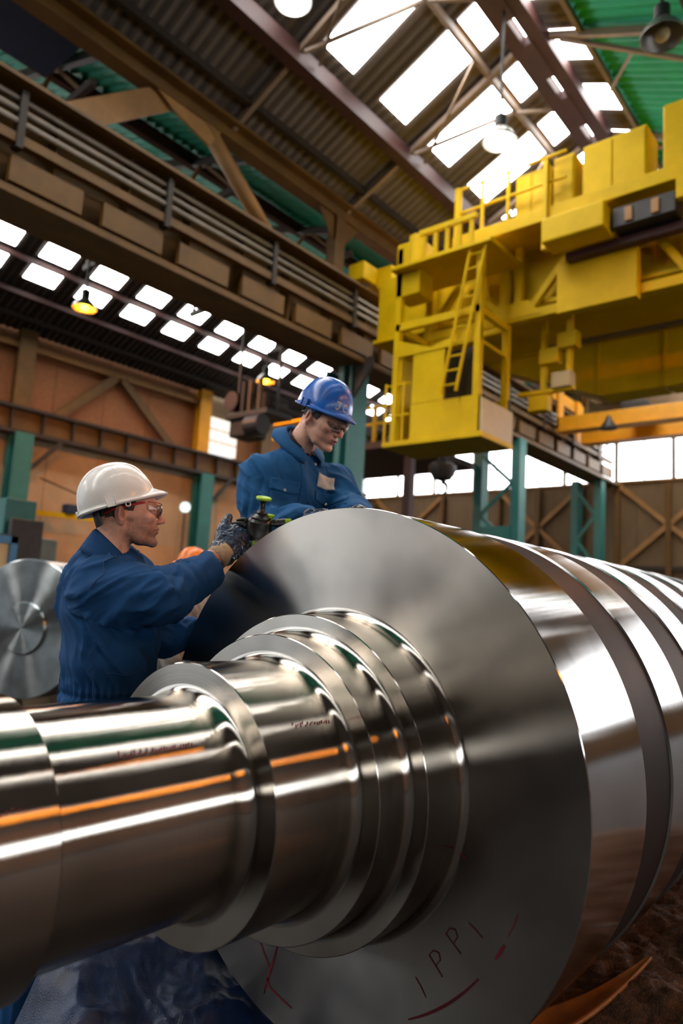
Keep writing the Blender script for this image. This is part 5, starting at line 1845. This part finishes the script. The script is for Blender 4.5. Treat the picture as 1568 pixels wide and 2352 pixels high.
    seam(cov, bv, [A(-2.31, 1.20, 1.46), A(-2.33, 1.20, 1.35), A(-2.33, 1.2, 1.2), A(-2.32, 1.21, 1.05)])
    seam(cov, bv, [A(-2.02, 1.20, 1.22), A(-2.03, 1.2, 1.05)], name='pocket_seam')
    seam(cov, bv, [A(-2.02, 1.28, 1.13), A(-2.0, 1.36, 1.13), A(-1.98, 1.42, 1.14)], name='pocket_seam')
    wr = [waist + A(0.25 * math.cos(t), 0.25 * math.sin(t), 0.004) for t in [math.radians(-170 + 8 * k) for k in range(32)]]
    seam(cov, bv, wr, name='waist_seam')
    seam(cov, bv, [w + A(0, 0, 0.034) for w in wr], name='waist_seam')
    collar(cov, Rh, head_o, -0.047, 0.067, -0.120, 0.094, 24, M['coverall'], cx=-0.035, lean=-0.25, drop=0.115)
    # gloves
    d1 = A(-1.905, 1.716, 1.635) - wrR
    cam_dir = A(0, 0, 1.40) - hp
    pr = hand_prims(wrR, d1, cam_dir, A(-0.45, -0.3, 0.85), [(1.0, 1.0, 0.7), (1.1, 1.1, 0.7), (1.15, 1.1, 0.7), (1.15, 1.1, 0.7)], (0.82, 0.6, 0.15), scale=1.08, thick=1.38)
    glove(man, pr, wrR, d1, M['knit'], r=0.040)
    d2 = A(0.03, 0.9, 0.2)
    pr = hand_prims(wrL, d2, A(-0.7, 0, 0.5), A(0.1, 0, 1), (0.5, 0.6, 0.4), (0.6, 0.7, 0.2), thick=1.2)
    glove(man, pr, wrL, d2, M['knit'], h=0.003)
    # boots
    for an, s_ in ((anR, -1), (anL, 1)):
        bs = SDF(an - A(0.2, 0.2, 0.09), an + A(0.35, 0.35, 0.16), 0.004)
        tip = an + f * 0.17 + A(0, 0, -0.045)
        bs.cone(an - A(0, 0, 0.03) - f * 0.02, an + f * 0.06 - A(0, 0, 0.035), 0.052, 0.046, 0.02).cone(an + f * 0.06 - A(0, 0, 0.04), tip, 0.046, 0.038, 0.02).cone(an, an + A(0, 0, 0.1), 0.05, 0.052, 0.02)
        Pq, Fq = bs.mesh()
        Pq[:, 2] = np.maximum(Pq[:, 2], 0.002)
        npobj('boot', Pq, Fq, M['boot'], man)
    return man
build_white()

# ================================================================ MAN WITH THE BLUE HARD HAT
def build_blue():
    az = math.radians(8.0)
    Rb = frame(az)
    f, l = Rb[:, 0], Rb[:, 1]
    up = A(0, 0, 1)
    man = thing('person', 'man in blue coverall and blue hard hat bending over the roll', 'person', (-2.5, 2.16, 0.56))
    head_o = A(-1.908, 2.090, 2.140)
    Rh = frame(math.radians(7.0), math.radians(-35), math.radians(2)) * 0.95
    hf = head_field('open')
    P, Fc = hf.mesh()
    P = relax(P, Fc, 1, 0.35)
    C = head_colors(P, 'open')
    Pw = loc2w(P, Rh, head_o)
    hips, belly, chest = A(-2.20, 2.16, 1.50), A(-2.14, 2.15, 1.68), A(-2.075, 2.125, 1.86)
    upch, neckb = A(-2.05, 2.10, 1.93), A(-2.04, 2.08, 2.00)
    shR, elR, wrR = A(-2.10, 1.945, 1.905), A(-2.065, 1.945, 1.690), A(-1.735, 1.885, 1.702)
    shL, elL, wrL = A(-1.975, 2.275, 1.915), A(-1.86, 2.25, 1.79), A(-1.685, 2.11, 1.745)
    haR, haL = A(-1.60, 1.825, 1.718), A(-1.600, 1.930, 1.758)
    hipR, hipL = hips - l * 0.09 - up * 0.08, hips + l * 0.09 - up * 0.08
    knR, knL = A(-2.36, 2.03, 1.03), A(-2.36, 2.26, 1.03)
    anR, anL = A(-2.52, 2.03, 0.65), A(-2.52, 2.28, 0.65)
    b = SDF((-2.75, 1.6, 0.56), (-1.45, 2.6, 2.1), 0.007)
    b.cone(hips, belly, 0.11, 0.115, 0.03, flat=(l, 1.35)).cone(belly, chest, 0.115, 0.12, 0.03, flat=(l, 1.4)).cone(chest, neckb, 0.11, 0.055, 0.04, flat=(l, 1.3))
    b.cone(shR, elR, 0.055, 0.043, 0.03).cone(elR, wrR, 0.042, 0.028, 0.02).cone(shL, elL, 0.055, 0.043, 0.03).cone(elL, wrL, 0.042, 0.028, 0.02)
    b.cone(wrR, wrR + (haR - wrR) * 0.3, 0.024, 0.016, 0.02).cone(wrL, wrL + (haL - wrL) * 0.3, 0.024, 0.016, 0.02)
    b.cone(hips, hipR, 0.11, 0.095, 0.04).cone(hips, hipL, 0.11, 0.095, 0.04)
    b.cone(hipR, knR, 0.08, 0.058, 0.03).cone(hipL, knL, 0.08, 0.058, 0.03).cone(knR, anR, 0.05, 0.04, 0.02).cone(knL, anL, 0.05, 0.04, 0.02)
    b.cone((AXX, 1.3, AXZ), (AXX, 2.6, AXZ), RD + 0.03, RD + 0.03, 0.004, cut=True)
    Pb, Fb = b.mesh()
    Cb = np.tile(np.array(lin('#c08468')[:3]), (len(Pb), 1))
    npobj('body', np.concatenate([Pw, Pb]), np.concatenate([Fc, Fb + len(Pw)]), M['skin'], man, np.concatenate([C, Cb]))
    eyes(man, Rh, head_o, 0.6)
    obj('teeth', mb_local(MB().sphere((0.106, 0, -0.0365), (0.0125, 0.0145, 0.0028), 16, 8), Rh, head_o), M['teeth'], man, smooth=True)
    make_hair(hf, man, Rh, head_o, lambda X, Y, Z: np.maximum(np.maximum(-(Z + 62 + 0.25 * X), X - 34 - 0.2 * np.clip(Z, 0, 60) + 0 * Y), np.minimum(X + 16 + 0 * Y + 0 * Z, 8 - Z + 0 * X + 0 * Y)) + 0 * Y)
    J = [[(-0.15, 1.0), (0.75, 1.0)], [(0.38, 1.0), (0.38, 0.35), (0.25, 0.05), (0.0, 0.0), (-0.2, 0.2)]]
    Cc = [[(0.95, 0.85), (0.7, 1.0), (0.35, 0.9), (0.18, 0.5), (0.35, 0.1), (0.7, 0.0), (0.95, 0.15)]]
    helmet(man, Rh, head_o, M['bluehat'], (-0.012, 0, 0.034), math.radians(12), letters=[(math.radians(-34), 0.036, 0.030, J), (math.radians(-21), 0.036, 0.030, Cc)])
    spectacles(man, Rh, head_o, M['blackframe'], z0=0.022, browbar=False)
    s = SDF((-2.78, 1.6, 0.58), (-1.5, 2.65, 2.12), 0.0062)
    s.cone(hips, belly, 0.138, 0.140, 0.03, flat=(l, 1.25)).cone(belly, chest, 0.140, 0.142, 0.03, flat=(l, 1.35))
    s.cone(chest, upch, 0.135, 0.108, 0.04, flat=(l, 1.5)).cone(upch, neckb - up * 0.03, 0.098, 0.058, 0.04, flat=(l, 1.4))
    s.cone(shR, (shR + elR) / 2, 0.082, 0.086, 0.04).cone((shR + elR) / 2, elR, 0.086, 0.078, 0.02).cone(elR, wrR - A(0.05, -0.01, 0.0), 0.074, 0.052, 0.02)
    s.cone(shL, elL, 0.080, 0.072, 0.04).cone(elL, wrL, 0.070, 0.050, 0.02)
    s.cone(hips, hipR, 0.13, 0.118, 0.04).cone(hips, hipL, 0.13, 0.118, 0.04)
    s.cone(hipR, knR, 0.10, 0.085, 0.03).cone(hipL, knL, 0.10, 0.085, 0.03).cone(knR, anR, 0.085, 0.08, 0.02).cone(knL, anL, 0.085, 0.08, 0.02)
    s.cone(head_o + Rh @ A(-0.03, 0, -0.10), head_o + Rh @ A(-0.04, 0, -0.28), 0.063, 0.058, 0.006, cut=True)
    # keep clear of the roll itself
    s.cone((AXX, 1.3, AXZ), (AXX, 2.6, AXZ), RD + 0.004, RD + 0.004, 0.004, cut=True)
    def extra(P):
        a2 = wrR - elR
        a2 = a2 / np.linalg.norm(a2)
        t = (P - elR) @ a2
        e = np.exp(-((t - 0.03) / 0.07) ** 2) * (np.linalg.norm(P - elR, axis=1) < 0.2)
        d = 0.009 * e * (np.abs(np.sin(t * 80 + 3.0 * vnoise(P * 14))) - 0.5)
        return d
    Pc, Fcv = cloth_mesh(s, 0.015, [(hips, neckb, 1.5, 3.0), (shR, elR, 1.0, 9.0), (elR, wrR, 1.0, 9.0), (shL, elL, 1.0, 8.0), (elL, wrL, 1.0, 8.0), (hipR, anR, 1.0, 3.0), (hipL, anL, 1.0, 3.0)], 21.0, extra)
    cov = npobj('coverall', Pc, Fcv, M['coverall2'], man)
    bv = bvh_of(Pc, Fcv)
    out = A(0.80, -0.55, 0.12)
    # fastening, pockets with flaps, name patch, snaps
    def onchest(x, y, z):
        h, n_, _, _ = bv.ray_cast(Vector((x, y, z)) + Vector(out) * 0.5, -Vector(out))
        return np.array(h) if h is not None else A(x, y, z)
    zip_top, zip_bot = A(-1.90, 2.03, 1.935), A(-1.94, 2.06, 1.70)
    patch(cov, bv, (zip_top + zip_bot) / 2, (0.98, -0.2, 0.05), (0.2, -0.1, 1), 0.036, 0.30, M['coverall2'], 'fastening_placket', off=0.002, n=14)
    for (c, wd, lab) in ((A(-1.961, 1.963, 1.835), 0.12, 'R'), (A(-1.868, 2.135, 1.815), 0.105, 'L')):
        patch(cov, bv, c - up * 0.045, out, (0.1, 0, 1), wd, 0.12, M['coverall2'], 'pocket', off=0.003)
        patch(cov, bv, c + up * 0.018, out, (0.1, 0, 1), wd * 1.06, 0.045, M['coverall2'], 'pocket_flap', off=0.008, shape=lambda u, v: (u, v - 0.25 * (0.5 - abs(u)) * (1 if v < 0 else 0)))
        h, n_, _, _ = bv.ray_cast(Vector(c) + Vector(out) * 0.4, -Vector(out))
        if h is not None:
            obj('snap_button', MB().lathe([(-0.001, 0.0075), (0.002, 0.0075), (0.004, 0.004), (0.003, 0.001)], h + Vector(out).normalized() * 0.011, Vector(out), 16), M['snap'], cov, smooth=True)
    patch(cov, bv, A(-1.856, 2.115, 1.905), out, (0.15, 0, 1), 0.078, 0.058, M['patch'], 'name_patch', off=0.005, n=8)
    h, n_, _, _ = bv.ray_cast(Vector((-1.87, 2.06, 1.975)) + Vector(out) * 0.4, -Vector(out))
    if h is not None:
        obj('snap_button', MB().lathe([(-0.001, 0.0075), (0.002, 0.0075), (0.004, 0.004), (0.003, 0.001)], h + Vector(out).normalized() * 0.006, Vector(out), 16), M['snap'], cov, smooth=True)
    # undershirt inside the open neck
    mb = MB()
    rows = []
    for (z, r) in ((-0.115, 0.066), (-0.135, 0.070), (-0.2, 0.075)):
        rows.append([(-0.034 + r * math.cos(q), r * math.sin(q), z - 0.02 * math.cos(q)) for q in [2 * math.pi * k / 36 for k in range(37)]])
    obj('undershirt', mb_local(mb.grid(rows), Rh, head_o), M['tshirt'], man, smooth=True)
    Rc = frame(math.radians(-5), math.radians(-16))
    collar(cov, Rc, A(-2.008, 2.085, 2.098), 0.024, 0.070, -0.020, 0.128, 22, M['coverall2'], cx=0.0, lean=0.0, points=0.02, drop=0.085)
    # armhole seam
    sdir = (elR - shR) / np.linalg.norm(elR - shR)
    e1 = A(0, -0.2, 1) - sdir * (A(0, -0.2, 1) @ sdir)
    e1 /= np.linalg.norm(e1)
    e2 = np.cross(sdir, e1)
    seam(cov, bv, [shR + l * 0.045 + up * 0.11, shR + l * 0.05 + f * 0.09, shR + l * 0.04 + f * 0.10 - up * 0.10, shR + l * 0.02 + f * 0.10 - up * 0.2])
    # gloved hands on the roll
    for (w, h, nr, th, fo) in ((wrR, haR, A(-0.25, 0.0, 1), A(0.2, 1, 0), elR), (wrL, haL, A(-0.15, 0, 1), A(-0.4, -1, 0), elL)):
        d = h - w
        pr = hand_prims(w, d, nr, th, (0.28, 0.35, 0.25), (0.7, 0.6, 0.25), scale=0.98, thick=1.2, spread=1.0)
        glove(man, pr, w, d, M['knit'], h=0.003)
    for an in (anR, anL):
        bs = SDF(an - A(0.2, 0.2, 0.10), an + A(0.35, 0.35, 0.16), 0.005)
        tip = an + f * 0.17 + A(0, 0, -0.05)
        bs.cone(an - A(0, 0, 0.035) - f * 0.02, an + f * 0.06 - A(0, 0, 0.04), 0.052, 0.046, 0.02).cone(an + f * 0.06 - A(0, 0, 0.045), tip, 0.046, 0.038, 0.02).cone(an, an + A(0, 0, 0.1), 0.05, 0.052, 0.02)
        Pq, Fq = bs.mesh()
        Pq[:, 2] = np.maximum(Pq[:, 2], 0.562)
        npobj('boot', Pq, Fq, M['boot'], man)
build_blue()

# ================================================================ MAN WITH THE ORANGE HARD HAT (mostly hidden)
def build_orange():
    az = math.radians(205)
    Rb = frame(az)
    f, l = Rb[:, 0], Rb[:, 1]
    up = A(0, 0, 1)
    man = thing('person', 'man in grey work clothes and orange hard hat, mostly hidden behind an outstretched arm', 'person', (-4.54, 3.54, 0))
    head_o = A(-4.518, 3.525, 1.585)
    Rh = frame(az, math.radians(-8))
    hf = head_field('plain', 0.0035)
    P, Fc = hf.mesh()
    C = head_colors(P, 'open')
    Pw = loc2w(P, Rh, head_o)
    base = A(-4.543, 3.538, 0)
    waist, chest, neckb = base + up * 1.0, base + up * 1.28, base + up * 1.45
    b = SDF((-4.95, 3.13, 0), (-4.05, 4.03, 1.6), 0.012)
    s = SDF((-5.0, 3.08, 0.03), (-4.0, 4.08, 1.6), 0.010)
    for (F_, g) in ((b, 0.0), (s, 0.025)):
        F_.cone(waist, chest, 0.12 + g, 0.125 + g, 0.03, flat=(l, 1.35)).cone(chest, neckb, 0.115 + g, 0.06 + g, 0.04, flat=(l, 1.35))
        for e in (-1, 1):
            sh = base + up * 1.385 + l * e * 0.19
            el = base + up * 1.16 + l * e * 0.27 - f * 0.03
            wr = base + up * 1.05 + l * e * 0.18 + f * 0.20
            F_.cone(sh, el, 0.058 + g, 0.046 + g, 0.03).cone(el, wr, 0.044 + g, 0.03 + g * 0.8, 0.02)
            hp = base + up * 0.92 + l * e * 0.09
            kn = base + up * 0.5 + l * e * 0.1 + f * 0.02
            an = base + up * 0.09 + l * e * 0.11
            F_.cone(waist, hp, 0.11 + g, 0.1 + g, 0.04).cone(hp, kn, 0.085 + g, 0.06 + g, 0.03).cone(kn, an, 0.055 + g, 0.04 + g * 1.2, 0.02)
    Pb, Fb = b.mesh()
    Cb = np.tile(np.array(lin('#b97a5e')[:3]), (len(Pb), 1))
    npobj('body', np.concatenate([Pw, Pb]), np.concatenate([Fc, Fb + len(Pw)]), M['skin'], man, np.concatenate([C, Cb]))
    eyes(man, Rh, head_o)
    Pc, Fcv = cloth_mesh(s, 0.014, [(waist, neckb, 1.5, 3.0), (base + up, base, 1.5, 2.0)], 50.0)
    npobj('work_jacket', Pc, Fcv, M['greycloth'], man)
    helmet(man, Rh, head_o, M['orangehat'], (-0.014, 0, 0.030), math.radians(14))
    for e in (-1, 1):
        wr = base + up * 1.05 + l * e * 0.18 + f * 0.20
        pr = hand_prims(wr, f * 0.9 - up * 0.3, up * 0.8 + f * 0.2, l * -e, (0.4, 0.5, 0.3), (0.7, 0.6, 0.2), thick=1.15)
        glove(man, pr, wr, f * 0.9 - up * 0.3, M['knit'], h=0.004)
        an = base + up * 0.09 + l * e * 0.11
        bs = SDF(an - A(0.3, 0.3, 0.09), an + A(0.35, 0.35, 0.16), 0.006)
        bs.cone(an - up * 0.035, an + f * 0.16 - up * 0.048, 0.052, 0.04, 0.02).cone(an, an + up * 0.08, 0.05, 0.052, 0.02)
        Pq, Fq = bs.mesh()
        Pq[:, 2] = np.maximum(Pq[:, 2], 0.002)
        npobj('boot', Pq, Fq, M['boot'], man)
build_orange()

# ================================================================ PRESSURE SPRAYER IN THE GLOVED HAND
M['lime'] = mat('lime_green_plastic', '#9fc80f', 0.35, var=0.12, scale=20)
M['limetank'] = mat('dusty_lime_tank', '#8fb41a', 0.45, var=0.35, scale=35, dark='#55701a')
M['sprayblack'] = mat('black_sprayer_plastic', '#17150f', 0.32, var=0.2, scale=20)
B = Vector((-1.895, 1.776, 1.656))     # centre of the black head
axv = Vector((0.30, -0.16, 1.0)).normalized()
SC = 1.2
def K(prof):
    return [(t * SC, r * SC) for t, r in prof]
sp = thing('pressure_sprayer', 'lime green pump sprayer with black head and knob in the gloved hand', 'sprayer', B - axv * 0.16)
obj('tank', MB().lathe(K([(-0.130, 0.03), (-0.127, 0.045), (-0.12, 0.050), (-0.08, 0.052), (-0.05, 0.052), (-0.04, 0.046), (-0.035, 0.042), (-0.02, 0.034)]), B, axv, 40), M['limetank'], sp, auto=50)
hd = obj('pump_head', MB().lathe(K([(-0.034, 0.038), (-0.032, 0.041), (-0.018, 0.0415), (-0.016, 0.040), (0.022, 0.038), (0.026, 0.034), (0.030, 0.031), (0.032, 0.033), (0.036, 0.033), (0.040, 0.027), (0.046, 0.018)]), B, axv, 40), M['sprayblack'], sp, auto=40)
obj('pump_rod', MB().lathe(K([(0.04, 0.014), (0.05, 0.017), (0.054, 0.012), (0.06, 0.0085), (0.078, 0.008), (0.086, 0.013), (0.090, 0.020)]), B, axv, 28), M['sprayblack'], sp, auto=50)
obj('knob', MB().lathe(K([(0.088, 0.018), (0.091, 0.0235), (0.0965, 0.0245), (0.0985, 0.0215), (0.0965, 0.017), (0.0955, 0.001)]), B, axv, 32), M['lime'], sp, auto=45)
side = Vector((0.767, 0.639, 0.0577))
obj('pressure_valve', MB().lathe(K([(0.018, 0.006), (0.032, 0.007), (0.034, 0.011), (0.042, 0.0115), (0.044, 0.009)]), B + side * 0.036, axv, 20), M['lime'], sp, auto=45)
nz = (side + axv * 0.10).normalized()
n0 = B + axv * 0.014 + nz * 0.040
nzl = obj('nozzle', MB().lathe(K([(0, 0.010), (0.012, 0.0105), (0.014, 0.013), (0.018, 0.013), (0.0185, 0.0115), (0.022, 0.0115), (0.0225, 0.013), (0.027, 0.013), (0.0275, 0.0112), (0.046, 0.0125), (0.047, 0.010)]), n0, nz, 24), M['sprayblack'], sp, auto=40)
obj('nozzle_tip', MB().lathe(K([(0.046, 0.0105), (0.062, 0.0095), (0.066, 0.006)]), n0, nz, 20), M['lime'], nzl, auto=40)
h0 = B + axv * 0.010 - side * 0.036
obj('handle', MB().tube([h0, h0 - side * 0.035 + axv * 0.006, h0 - side * 0.062 + axv * 0.002, h0 - side * 0.082 - axv * 0.02, h0 - side * 0.086 - axv * 0.06], [0.016, 0.0155, 0.014, 0.013, 0.010], 14), M['sprayblack'], sp, smooth=True)
obj('trigger', MB().tube([h0 + axv * 0.018, h0 - side * 0.03 + axv * 0.024, h0 - side * 0.052 + axv * 0.020], [0.008, 0.008, 0.006], 10), M['sprayblack'], sp, smooth=True)
